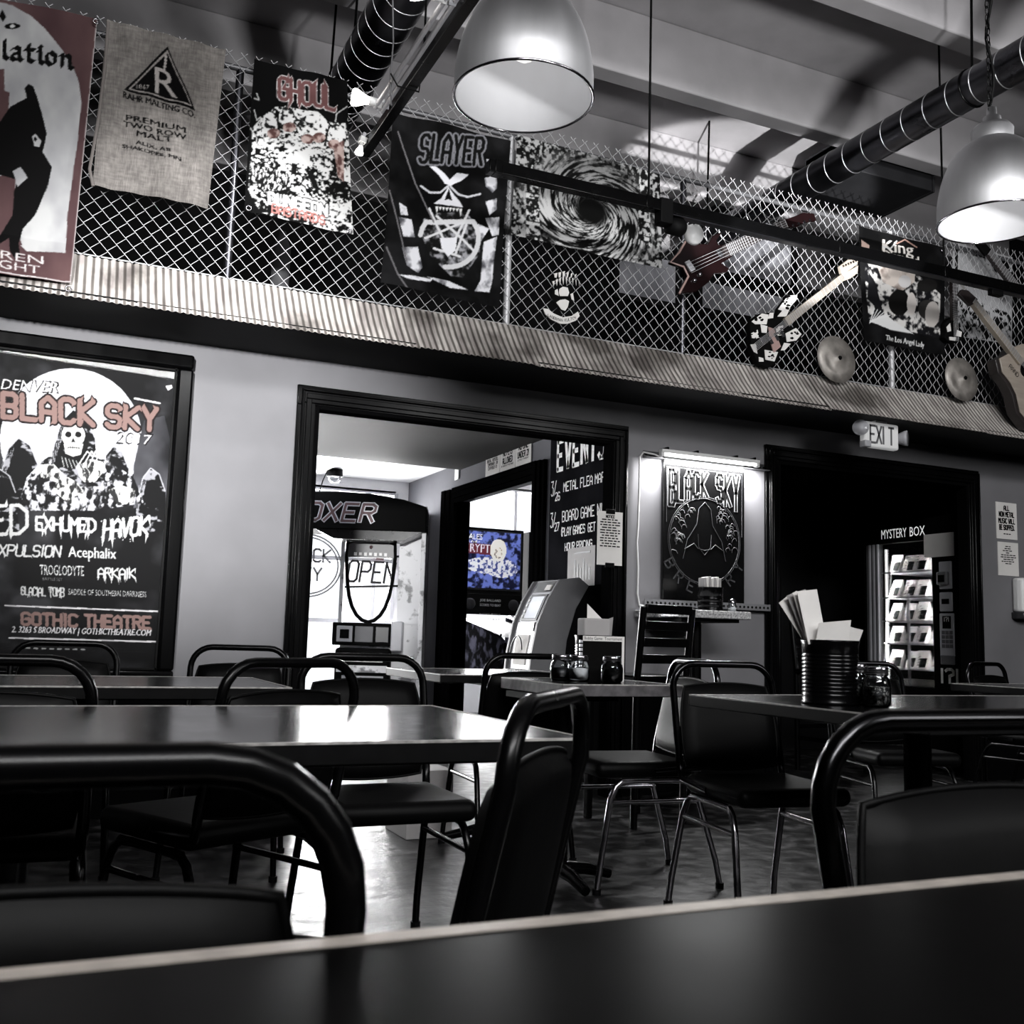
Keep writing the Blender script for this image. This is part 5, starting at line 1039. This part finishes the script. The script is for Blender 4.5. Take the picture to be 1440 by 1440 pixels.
def art1(cc):
    t_ = cc.tex(16, 16, 91, (.06, .07, .16), (.38, .44, .72), .46, .18); cc.A[:] = t_
    def E(cx, cy, rx, ry, col=None, tex=None): cc.fill_ab([(cx+rx*math.cos(t), cy+ry*math.sin(t)) for t in [2*math.pi*k/30 for k in range(30)]], col, tex)
    cl = cc.tex(22, 22, 92, (.20, .24, .46), (.90, .90, .92), .44, .16)
    E(-.02, 1.66, .30, .09, tex=cl); E(.1, 1.64, .2, .10, tex=cl); E(.06, 1.83, .095, .12, (.88, .87, .84)); E(.06, 1.80, .05, .06, tex=cc.tex(30, 30, 93, (.35, .33, .34), (.9, .88, .84), .4, .2))   # plain pale shapes
    for s in ('TALES', 'FROM THE', 'CRYPT'): pass
    for t, x, z, h, w_, col in (('TALES', -.33, 1.93, .06, .20, (.92, .92, .94)), ('from the', -.30, 1.895, .026, .14, (.9, .9, .92)), ('CRYPT', -.34, 1.80, .085, .30, (.88, .86, .90))):
        v, f, a_ = text_tris(t); 
        if t == 'CRYPT': cc.fill_ab([(x-.01, z-.012), (x+w_+.01, z-.03), (x+w_+.01, z+h), (x-.01, z+h+.01)], (.36, .14, .18))
        for g_ in f: cc.fill_ab([(x+v[i][0]*w_, z+v[i][1]*h) for i in g_], col)
def art2(cc):
    cc.A[:] = cc.tex(14, 14, 95, (.05, .05, .06), (.80, .78, .78), .58, .12); cc.fill_ab([(-.1, 1.6), (.2, 1.6), (.2, 1.95), (-.1, 1.95)], (.40, .24, .23)); cc.fill_ab([(-.05, 1.62), (.1, 1.62), (.1, 1.9), (-.05, 1.9)], (.08, .08, .09))
pinball('pinball_machine', 'pinball machine with a lit blue backglass seen through the inner doorway', 4.32, 10.0, art1, 0, ('JOE BALLARD', 'SCORES TO BEAT', '', 'INSERT COINS', 'TO START'))
pinball('pinball_machine', 'dark pinball machine partly hidden at the right side of the inner doorway', 5.13, 10.05, art2)

# ------------------------------------------------------------------ vending machine in the games room
vm = empty('vending_machine', 'black mystery box vending machine with lit shelves of white packages in the right opening', 'vending machine', (6.62, 6.07, 0))
VM = vm.location
vx = -.37                                        # front plane, local x
ya, yb = .38, -.16                               # window from left (far) to right (near), local y
MB().box(vx+.03, .42, -.52, .52, .06, 1.93).build('cabinet', M['ink'], vm, bevel=.01) if False else None
for nm, q in (('side_wall', (vx, .42, .50, .53, .05, 1.93)), ('side_wall', (vx, .42, -.53, -.50, .05, 1.93)), ('back_wall', (.38, .42, -.5, .5, .05, 1.93)), ('roof', (vx, .42, -.53, .53, 1.91, 1.94)), ('base', (vx, .42, -.53, .53, .04, .62)), ('header', (vx-.005, vx+.05, -.53, .53, 1.76, 1.93)), ('service_column', (vx-.005, .38, -.53, -.20, .62, 1.78))):
    MB().box(*q).build(nm, M['ink'] if nm != 'back_wall' else M['grey'], vm, bevel=.004)
MB().box(vx-.0, vx+.02, .36, .50, .62, 1.76).build('window_stile', M['grey'], vm, bevel=.004)
for y in (.365, .41, .455): MB().box(vx-.012, vx, y-.008, y+.008, .62, 1.76).build('trim_strip', M['light_grey'], vm)
MB().box(vx+.01, vx+.014, -.20, .36, .62, 1.76).build('window_glass', M['glass'], vm)
for t_, y_, w_ in (('MYSTERY', .32, .272), ('BOX', .015, .155)): MB().text(t_, (vx-.006, y_, 1.80), (0, -1, 0), (0, 0, 1), .075, w_).build('lettering', mat('backlit_lettering', (.9, .9, .9), .5, emit=.7), vm)
MB().box(vx-.009, vx-.005, -.42, -.13, 1.62, 1.80).build('taped_paper', M['paper'], vm)
shz = [1.53, 1.325, 1.135, .955, .755]
for z in shz: MB().box(vx+.03, .36, -.20, .36, z-.012, z).build('shelf', M['light_grey'], vm)
MB().box(vx+.045, vx+.055, .09, .11, .62, 1.35).build('divider', M['light_grey'], vm)
MB().box(vx-.02, vx-.005, -.40, -.28, 1.37, 1.58).build('card_terminal', M['light_grey'], vm, bevel=.008); MB().box(vx-.055, vx-.02, -.385, -.285, 1.40, 1.50).build('card_reader', M['grey'], vm, bevel=.01); MB().box(vx-.057, vx-.055, -.365, -.305, 1.42, 1.475).build('reader_print', M['ink'], vm)
MB().box(vx-.02, vx-.005, -.40, -.28, 1.20, 1.345).build('note_acceptor', M['light_grey'], vm, bevel=.012); MB().box(vx-.024, vx-.019, -.375, -.305, 1.255, 1.295).build('note_slot', M['ink'], vm)
MB().box(vx-.018, vx-.005, -.41, -.275, .86, 1.185).build('keypad_panel', M['light_grey'], vm, bevel=.006); MB().box(vx-.02, vx-.017, -.385, -.305, 1.07, 1.165).build('display', M['ink'], vm)
MB().strokes('!?!', (vx-.021, -.322, 1.125), (0, -1, 0), (0, 0, 1), .03, .045, .006).build('display_lettering', M['white'], vm)
for r_ in range(4):
    for k in range(3): MB().box(vx-.024, vx-.017, -.40+k*.036, -.372+k*.036, .925+r_*.034, .952+r_*.034).build('key', M['grey'], vm)
MB().box(vx-.022, vx-.006, -.41, -.28, .80, .87).build('coin_return', M['grey'], vm, bevel=.006)
MB().strokes('!?!', (vx-.007, -.27, .665), (0, -1, 0), (0, 0, 1), .10, .16, .022).build('front_lettering', M['white'], vm)
MB().tube([(vx+.06, .34, .66), (vx+.06, .34, 1.72)], .01, 8).build('lamp_tube', M['tube'], vm)
light('vending_side_glow', 'AREA', (VM.x+vx+.06, VM.y+.335, 1.2), (VM.x+.05, VM.y-.1, 1.15), 95, .05, .95)
light('vending_side_glow', 'AREA', (VM.x+vx+.06, VM.y-.18, 1.2), (VM.x+.05, VM.y+.12, 1.15), 45, .05, .95)  # fill added for the dark packages, no tube on this side
rown = ['top', 'second', 'third', 'fourth', 'fifth']; rg = random.Random(12)
pk = None; ordn = ['first', 'second', 'third', 'fourth']
for r_, z in enumerate(shz):
    n = 4
    for k in range(n):
        y = .285-k*.135+rg.uniform(-.012, .012); h = .145+rg.uniform(-.012, .008)
        root = empty('mystery_package', 'white mystery package, %s from the left on the %s vending shelf' % (ordn[k], rown[r_]), 'package', (VM.x+vx+.075+.02*(k % 2), VM.y+y, z), rg.uniform(-.15, .15), 'mystery packages in the vending machine')
        MB().add([(0, -.058, 0), (0, .058, 0), (.06, -.055, h), (.06, .055, h), (.10, -.058, 0), (.10, .058, 0)], [(0, 2, 3, 1), (2, 4, 5, 3), (0, 4, 2), (1, 3, 5), (0, 1, 5, 4)]).build('bag', M['paper'], root)
        def on(a, b): return Vector((.06*b/h-.0025, -a, b))
        MB().prism([(-.012, .012), (.052, .012), (.052, .085), (-.012, .085)], lambda a, b, d: on(a, b), 0, .0).build('label', M['ink'], root)
        mt = M['red'] if (r_, k) in ((0, 0), (1, 0), (1, 1)) else M['blue'] if r_ in (2, 3) and k % 2 else M['grey']
        mb = MB()
        for q in range(5): a0 = rg.uniform(-.05, -.02); mb.prism([(a0, .02+q*.022), (a0+rg.uniform(.02, .04), .03+q*.022), (a0+.015, .036+q*.022)], lambda a, b, d: on(a, b)-Vector((.001, 0, 0)), 0, 0)
        mb.build('print', mt, root, kind='stuff')
o = MB().box(-.08, .08, -.2, .2, 0, .05).build('tray_package', M['paper'], None, 'flat white package lying in the bottom of the vending window', 'package', bevel=.015); o.location = (VM.x+vx+.16, VM.y+.06, .62)
pic_ = empty('picture_frame', 'small dark framed portrait above the vending machine at the right jamb', 'picture', (6.25, 5.60, 1.94))
MB().box(0, .02, -.055, .055, 0, .17).build('frame', M['black_wood'], pic_, bevel=.004); MB().box(-.003, 0, -.045, .045, .012, .158).build('photo', M['dark_grey'], pic_)
MB().prism([(-.02, .03), (-.024, .08), (-.005, .13), (.015, .12), (.02, .06), (.015, .03)], lambda a, b, d: Vector((-.004, -a, b)), 0, 0).build('face_print', M['grey'], pic_)
MB().box(-.0, .05, -.06, .06, -.01, 0).build('ledge', M['ink'], pic_)

# ------------------------------------------------------------------ tables
def table(label, x0, x1, y0, y1, z=.75, th=.036, edge='edge', cols=None, mt='table', group=None):
    cx, cy = (x0+x1)/2, (y0+y1)/2; r_ = empty('dining_table', label, 'table', (cx, cy, 0), 0, group); a, b = (x1-x0)/2, (y1-y0)/2
    MB().box(-a, a, -b, b, z-th, z).build('tabletop', M[mt], r_, bevel=.004)
    mb = MB()
    e = .004
    vs = []; 
    for k, (s, t) in enumerate(((0, -1), (1, 0), (0, 1), (-1, 0))):
        if s == 0: mb.box(-a-e, a+e, t*b-(e if t < 0 else 0), t*b+(e if t > 0 else 0), z-th+.003, z-.002)
        else: mb.box(s*a-(e if s < 0 else 0), s*a+(e if s > 0 else 0), -b, b, z-th+.003, z-.002)
    mb.build('edge_band', M[edge], r_, bevel=.0015); mb = MB()
    lip = .011 if edge == 'edge' else .0035
    for q in ((-a-e, a+e, b-lip, b+e), (-a-e, a+e, -b-e, -b+lip), (-a-e, -a+lip, -b, b), (a-lip, a+e, -b, b)): mb.box(*q, z-.003, z+.0008)
    mb.build('edge_trim', M['edge' if edge == 'edge' else 'edge_line'], r_)
    for c_ in (cols if cols is not None else (-a*.55, a*.55)):
        MB().cyl(.038, .05, z-th-.02, 18, T(c_, 0, 0)).build('column', M['black_metal'], r_)
        MB().lathe([(0, .075), (.05, .07), (.06, .05), (.03, .045)], 18, T(c_, 0, 0)).build('hub', M['black_metal'], r_)
        for q in range(4):
            d = Vector((math.cos(q*math.pi/2), math.sin(q*math.pi/2), 0)); MB().tube([Vector((c_, 0, .06)), Vector((c_, 0, .05))+d*.12, Vector((c_, 0, .022))+d*min(.29, b*.85)], [.028, .024, .018], 8).build('foot', M['black_metal'], r_)
        MB().box(c_-.16, c_+.16, -b*.6, b*.6, z-th-.022, z-th).build('top_plate', M['black'], r_)
    return r_
table('nearest black table with a pale worn edge band filling the bottom of the view', -1.1, 1.75, -.32, .545, edge='edge', cols=(-.6, 1.2), mt='table_near')
table('long black dining table in the middle left reflecting the bright windows', -1.05, .825, 1.50, 2.24, edge='edge_dark', cols=(-.75, -.1))
table('long dark table in front of the framed concert poster', -1.3, .66, 2.95, 3.56, edge='edge_dark', cols=(-.8, .3))
table('black dining table on the right holding the ribbed can and two jars', 1.85, 3.6, 1.755, 2.70, edge='edge_dark', cols=(2.3-2.725, 3.2-2.725))
table('dark table in the middle holding the napkin can below the cash machine', 1.70, 2.2, 3.27, 3.80, edge='edge_mid', cols=(-.12,), th=.045)
table('small table with a bluish reflecting top beyond the middle table at the wide opening', 1.52, 2.25, 4.02, 4.75, edge='edge_dark', cols=(0.1,))
table('long dark table at the far right in front of the games room', 4.05, 5.6, 3.0, 3.7, edge='edge_dark', cols=(-.4, .4))
o = MB().box(-.11, .11, -.15, .15, 0, .30).build('cardboard_box', M['paper_grey'], None, 'grey card box on the floor under the bluish table', 'box', bevel=.003); p = at_z(672, 1000, .36); o.location = (1.66, 4.62, 0); 
o.scale = (1, 1, 1)
# high table with stone top against the wall
ht = empty('high_table', 'high speckled stone-topped table against the wall under the brewery panel', 'table', (3.49, 5.05, 0))
MB().box(-.25, .25, -.20, .28, 1.05, 1.095).build('stone_top', M['granite'], ht, bevel=.006)
MB().cyl(.035, .05, 1.05, 16).build('column', M['black_metal'], ht)
for q in range(4): d = Vector((math.cos(q*math.pi/2+.78), math.sin(q*math.pi/2+.78), 0)); MB().tube([Vector((0, 0, .06)), Vector((0, 0, .02))+d*.24], .02, 8).build('foot', M['black_metal'], ht)
MB().box(-.2, .2, -.15, .2, 1.03, 1.05).build('top_plate', M['black'], ht)
# ------------------------------------------------------------------ banquet chairs: local +Y is the way the sitter faces, back pad at y = -0.2
def make_chair(label, loc, rz, tubes='black_metal', legs='chrome', group=None):
    r_ = empty('banquet_chair', label, 'chair', loc, rz, group)
    MB().box(-.20, .20, -.17, .23, .405, .465).build('seat', M['vinyl'], r_, bevel=.028, seg=4)
    sh = []
    n = 10
    vs = []; fs = []; n = 14                                        # a stuffed pad: two bulging faces that meet in a seam
    for sd in (-1, 1):
        for i in range(n+1):
            for j in range(n+1):
                u, v = 2*i/n-1, 2*j/n-1; x = .185*u*math.sqrt(1-.17*v*v)*(1-.04*v); z = .148*(1+v*math.sqrt(1-.17*u*u))
                d = .027*(max(0, 1-abs(u)**7)**.5)*(max(0, 1-abs(v)**7)**.5); vs.append((x, -.19+sd*d-.20*z, .472+z))
    q = (n+1)**2
    for sd in (0, 1):
        for i in range(n):
            for j in range(n): a0 = sd*q+i*(n+1)+j; f = (a0, a0+n+1, a0+n+2, a0+1); fs.append(f if sd == 0 else f[::-1])
    MB().add(vs, fs, True).build('back_pad', M['vinyl'], r_)
    rim = [vs[i*(n+1)] for i in range(n+1)]+[vs[n*(n+1)+j] for j in range(1, n+1)]+[vs[i*(n+1)+n] for i in range(n-1, -1, -1)]+[vs[j] for j in range(n-1, 0, -1)]
    MB().tube(rim, .0045, 6, True).build('piping', M['vinyl'], r_)
    P_ = [(-.195, .0, .43), (-.195, -.19, .44), (-.198, -.205, .50)]
    for k in range(7): t = math.pi/2*k/6; P_.append((-.198+.085*(1-math.cos(t)), -.262-.005*math.sin(t), .75+.085*math.sin(t)))
    P_ += [(-a, b, c_) for a, b, c_ in P_[::-1]]
    MB().tube(P_, .0125, 10).build('back_tube', M[tubes], r_)
    for s in (-1, 1):
        MB().tube([(s*.185, -.13, .395), (s*.187, .13, .395)], .011, 8).build('side_rail', M[legs], r_)
        for yb, yt, ym in ((-.27, -.13, -.185), (.23, .13, .175)):
            L = MB().tube([(s*.185, yt*.6, .395), (s*.186, yt, .392), (s*.188, (yt+ym)/2, .375), (s*.192, ym, .33), (s*.202, yb*.94, .10), (s*.206, yb, .012)], .0115, 9).build('leg', M[legs], r_)
            MB().cyl(.016, 0, .02, 12, T(s*.206, yb, 0)).build('foot_cap', M['black'], L)
        MB().tube([(s*.191, -.195, .32), (s*.191, .185, .32)], .009, 8).build('stretcher', M[legs], r_)
    return r_
R_ = math.radians
chairs = [
 ('black chair in the foreground at centre, its dark back turned to the viewer', (.385, 1.33, 0), R_(50), 'black_metal', 'black_metal'),
 ('black chair at lower left between the nearest table and the long table', (-.022, .87, 0), 0, 'black_metal', 'black_metal'),
 ('near right chair with a glossy curved back tube facing the nearest table', (.915, .555, 0), math.pi, 'chrome_dark', 'black_metal'),
 ('chair with bright bent legs behind the left corner of the can table', (2.22, 2.83, 0), R_(172), 'chrome_dark', 'chrome'),
 ('chair with a shining back and chrome legs in front of the middle table', (2.14, 3.52, 0), R_(84), 'chrome_dark', 'chrome'),
 ('black chair behind the long table in front of the boxing machine', (.93, 2.88, 0), R_(180), 'black_metal', 'black_metal'),
 ('black chair between the long table and the poster table, left of the bright window', (.44, 2.70, 0), R_(26), 'black_metal', 'black_metal'),
 ('black chair behind the poster table against the pale wall', (.70, 4.15, 0), R_(165), 'black_metal', 'black_metal'),
 ('black chair pushed under the bluish table below the cash machine', (1.87, 4.12, 0), R_(-4), 'black_metal', 'black_metal'),
 ('black chair at the far left in front of the poster table', (-.07, 2.62, 0), R_(-4), 'black_metal', 'black_metal'),
 ('black chair behind the poster table below the framed poster', (.08, 4.3, 0), R_(176), 'black_metal', 'black_metal'),
 ('chair with an arched tube back behind the jars in front of the vending machine', (3.55, 3.58, 0), R_(165), 'chrome_dark', 'black_metal'),
 ('chair at the right edge behind the can table below the soap dispenser', (5.1, 4.1, 0), R_(190), 'chrome_dark', 'black_metal')]
M['chrome_dark'] = mat('dark_chrome', (.16, .16, .165), .16, metal=1., rvar=.08, scale=25)
first = None
for lab, loc, rz, tb, lg in chairs: make_chair(lab, loc, rz, tb, lg, 'banquet chairs around the tables')
# tall ladder-back chairs
def ladder_chair(label, loc, rz):
    r_ = empty('bar_chair', label, 'chair', loc, rz)
    MB().box(-.19, .19, -.19, .19, .70, .74).build('seat', M['black_wood'], r_, bevel=.01)
    for s in (-1, 1):
        MB().box(-.017, .017, -.017, .017, 0, .70, T(s*.17, .17, 0)).build('leg', M['black_wood'], r_, bevel=.004); MB().tube([(s*.17, -.17, 0), (s*.17, -.18, .72), (s*.172, -.225, 1.08)], .019, 8).build('back_post', M['black_wood'], r_)
        MB().box(s*.17-.01, s*.17+.01, -.17, .17, .22, .25).build('side_stretcher', M['black_wood'], r_)
    for k in range(4): z = .80+k*.083; MB().box(-.16, .16, -.01, .01, 0, .045, T(0, -.19-.125*(z-.74), z)).build('back_slat', M['black_wood'], r_, bevel=.004)
    for y in (-.17, .17): MB().box(-.17, .17, y-.01, y+.01, .30, .33).build('stretcher', M['black_wood'], r_)
    return r_
ladder_chair('dark ladder-back bar chair in front of the high table left of its stone edge', (2.83, 4.62, 0), R_(12))
ladder_chair('dark ladder-back bar chair inside the games room opening left of the vending machine', (5.35, 6.0, 0), R_(185))
# ------------------------------------------------------------------ things on the tables
def ribbed_can(label, p, h=.178, r=.078, ribs=11):
    r_ = empty('tin_can', label, 'can', p); pf = [(0, 0), (r, 0), (r+.003, .004), (r, .008), (r, h*.13)]
    for k in range(ribs):
        z0 = h*.16+k*(h*.66/ribs); pf += [(r, z0), (r-.003, z0+h*.02), (r, z0+h*.04)]
    pf += [(r, h*.92), (r+.003, h-.003), (r+.002, h), (r-.003, h), (r-.004, .01), (0, .01)]
    MB().lathe(pf, 40).build('body', M['tin'], r_); return r_
def jar(label, p, h=.105, r=.036, fill='glint_specks', group=None):
    r_ = empty('glass_jar', label, 'jar', p, 0, group)
    MB().lathe([(0, 0), (r*.8, 0), (r, .010), (r, h*.55), (r*.93, h*.68), (r*.76, h*.76), (r*.76, h*.80)], 28).build('glass', M['jar'], r_)
    MB().lathe([(r*.80, h*.78), (r*.84, h*.80), (r*.84, h*.97), (r*.78, h), (0, h)], 28).build('lid', M['chrome'], r_)
    mb = MB()
    for k in range(3): mb.tube([(r*.845*math.cos(q), r*.845*math.sin(q), h*(.83+.045*k)) for q in [2*math.pi*i/24 for i in range(24)]], .0012, 4, True)
    mb.build('lid_thread', M['dark_grey'], r_, kind='stuff')
    MB().lathe([(0, .008), (r*.78, .008), (r*.9, .02), (r*.88, h*.5), (0, h*.52)], 20).build('contents', M[fill], r_); return r_
pc = Vector((2.035, 2.285, .75)); ribbed_can('big dark ribbed can full of white menus on the right table', pc)
def menus(root, base, pts3, th=.002, name='menu', mt='paper'):
    return MB().add([Vector(q) for q in pts3]+[Vector(q)+Vector((.001, th, 0)) for q in pts3], [(0, 1, 2, 3), (7, 6, 5, 4), (0, 4, 5, 1), (1, 5, 6, 2), (2, 6, 7, 3), (3, 7, 4, 0)]).build(name, M[mt], root)
def sheet_thing(label, px4, Y, mt='paper', group=None, bend=.0):
    q = [at_y(x, y, Y) for x, y in px4]; c_ = sum(q, Vector())/4; r_ = MB()
    n = 6; vs = []; f = []
    for i in range(n+1):
        t = i/n; L_ = q[0].lerp(q[3], t); R2 = q[1].lerp(q[2], t)
        for s in (0, .5, 1): pnt = L_.lerp(R2, s); vs.append(pnt-c_+Vector((0, bend*math.sin(math.pi*s)-.02*(1-t), 0)))
    m_ = len(vs); vs += [v+Vector((0, .0015, 0)) for v in vs]
    for i in range(n):
        for j in (0, 1): a0 = i*3+j; f += [(a0+3, a0+4, a0+1, a0), (m_+a0, m_+a0+1, m_+a0+4, m_+a0+3)]
    o = r_.add(vs, f, True).build('menu_sheet', M[mt], None, label, 'menu', group); o.location = c_; return o
Y0 = pc.y
mlab = 'white menu leaning left out of the big ribbed can, '
for k, q in enumerate([[(1089, 848), (1114, 831), (1150, 905), (1132, 905)], [(1100, 838), (1126, 829), (1152, 905), (1134, 905)], [(1108, 834), (1134, 830), (1157, 906), (1136, 906)], [(1114, 832), (1142, 829), (1163, 906), (1137, 906)]]):
    sheet_thing(mlab+['backmost', 'second from the back', 'third from the back', 'frontmost'][k]+' one', q, Y0+.035-.015*k, 'paper' if k != 1 else 'paper_grey', 'menus in the big can', .006)
sheet_thing('short white napkin stack standing upright in the middle of the big can', [(1145, 876), (1190, 872), (1192, 908), (1146, 908)], Y0-.02, 'paper', None, .004)
sheet_thing('short white napkin behind the upright stack at the right of the big can', [(1188, 881), (1207, 886), (1206, 908), (1184, 908)], Y0+.01, 'paper', None, .004)
p = at_z(1146, 905, .925); o = MB().tube([(0, 0, -.10), (.002, 0, .04)], .004, 8).build('pen', M['ink'], None, 'dark pen standing among the menus in the big can', 'pen'); o.location = (pc.x-.035, pc.y-.035, .86)
jar('small glass shaker jar with a threaded lid right of the big can', (2.075, 2.15, .75), .11, .038); jar('second glass jar half hidden between the big can and the front jar', (2.09, 2.245, .75), .115, .036)
# middle table: can with napkins, sign, jars
pm_ = Vector((2.03, 3.64, .75)); ribbed_can('dark ribbed can of napkins on the middle table behind a small printed card', pm_, .178, .078)
nb = empty('napkin_stack', 'grey napkin bundle standing in the can on the middle table', 'napkins', pm_+Vector((0, 0, .135)))
MB().box(-.07, .05, -.04, .02, 0, .11).build('bundle', M['paper_grey'], nb, bevel=.006); MB().add([(-.02, .03, .02), (.06, .035, .02), (.065, .035, .10), (-.02, .03, .17)], [(0, 1, 2, 3)]).build('loose_napkin', M['paper'], nb); MB().add([(.045, -.02, .0), (.075, .0, .0), (.085, .0, .12), (.05, -.02, .11)], [(0, 1, 2, 3)]).build('loose_napkin', M['paper_grey'], nb)
tc = empty('table_card', 'small black game-night card with a white header in front of the napkin can', 'card', (2.02, 3.55, .75), R_(-12))
MB().box(-.085, .085, -.003, .003, 0, .175).build('card', M['ink'], tc); MB().box(-.085, .085, -.005, -.003, .155, .175).build('header', M['paper'], tc); MB().box(.075, .085, -.005, -.003, .0, .155).build('margin', M['paper'], tc)
MB().text('Bobby Game  Tournament', (-.08, -.0055, .16), (1, 0, 0), (0, 0, 1), .012, .155).build('card_lettering', M['ink'], tc)
mb = MB()
for k in range(9): mb.box(-.098, -.086, -.004, .004, .02+k*.016, .030+k*.016)
mb.build('spiral', M['light_grey'], tc, kind='stuff')
for lab, q, f_ in (('round white-filled jar left of the game-night card', (1.885, 3.50, .75), 'chalk'), ('clear jar behind the round white-filled jar on the middle table', (1.84, 3.56, .75), 'dark_grey'), ('dark glass jar in front of the game-night card', (1.985, 3.42, .75), 'ink')): jar(lab, q, .10, .042, f_)
# high table
ph = Vector((3.615, 5.08, 1.095)); ribbed_can('black can with napkins on the high stone table', ph, .145, .075, 3)
nb = empty('napkin_stack', 'striped pale napkin bundle in the black can on the high table', 'napkins', ph+Vector((0, 0, .105)))
for k in range(7): MB().box(-.065+k*.018, -.05+k*.018, -.03, .03, 0, .095+.004*(k % 3)).build('napkin', M['paper' if k % 2 else 'paper_grey'], nb, bevel=.002)
sk = empty('salt_shaker', 'small glass salt shaker beside the black can on the high table', 'shaker', (3.70, 4.98, 1.095))
MB().lathe([(0, 0), (.026, 0), (.026, .03), (.02, .055)], 18).build('glass', M['jar'], sk); MB().lathe([(0, .003), (.023, .003), (.023, .03), (0, .032)], 16).build('salt', M['chalk'], sk); MB().lathe([(.021, .052), (.021, .066), (.012, .078), (0, .08)], 18).build('cap', M['chrome'], sk)
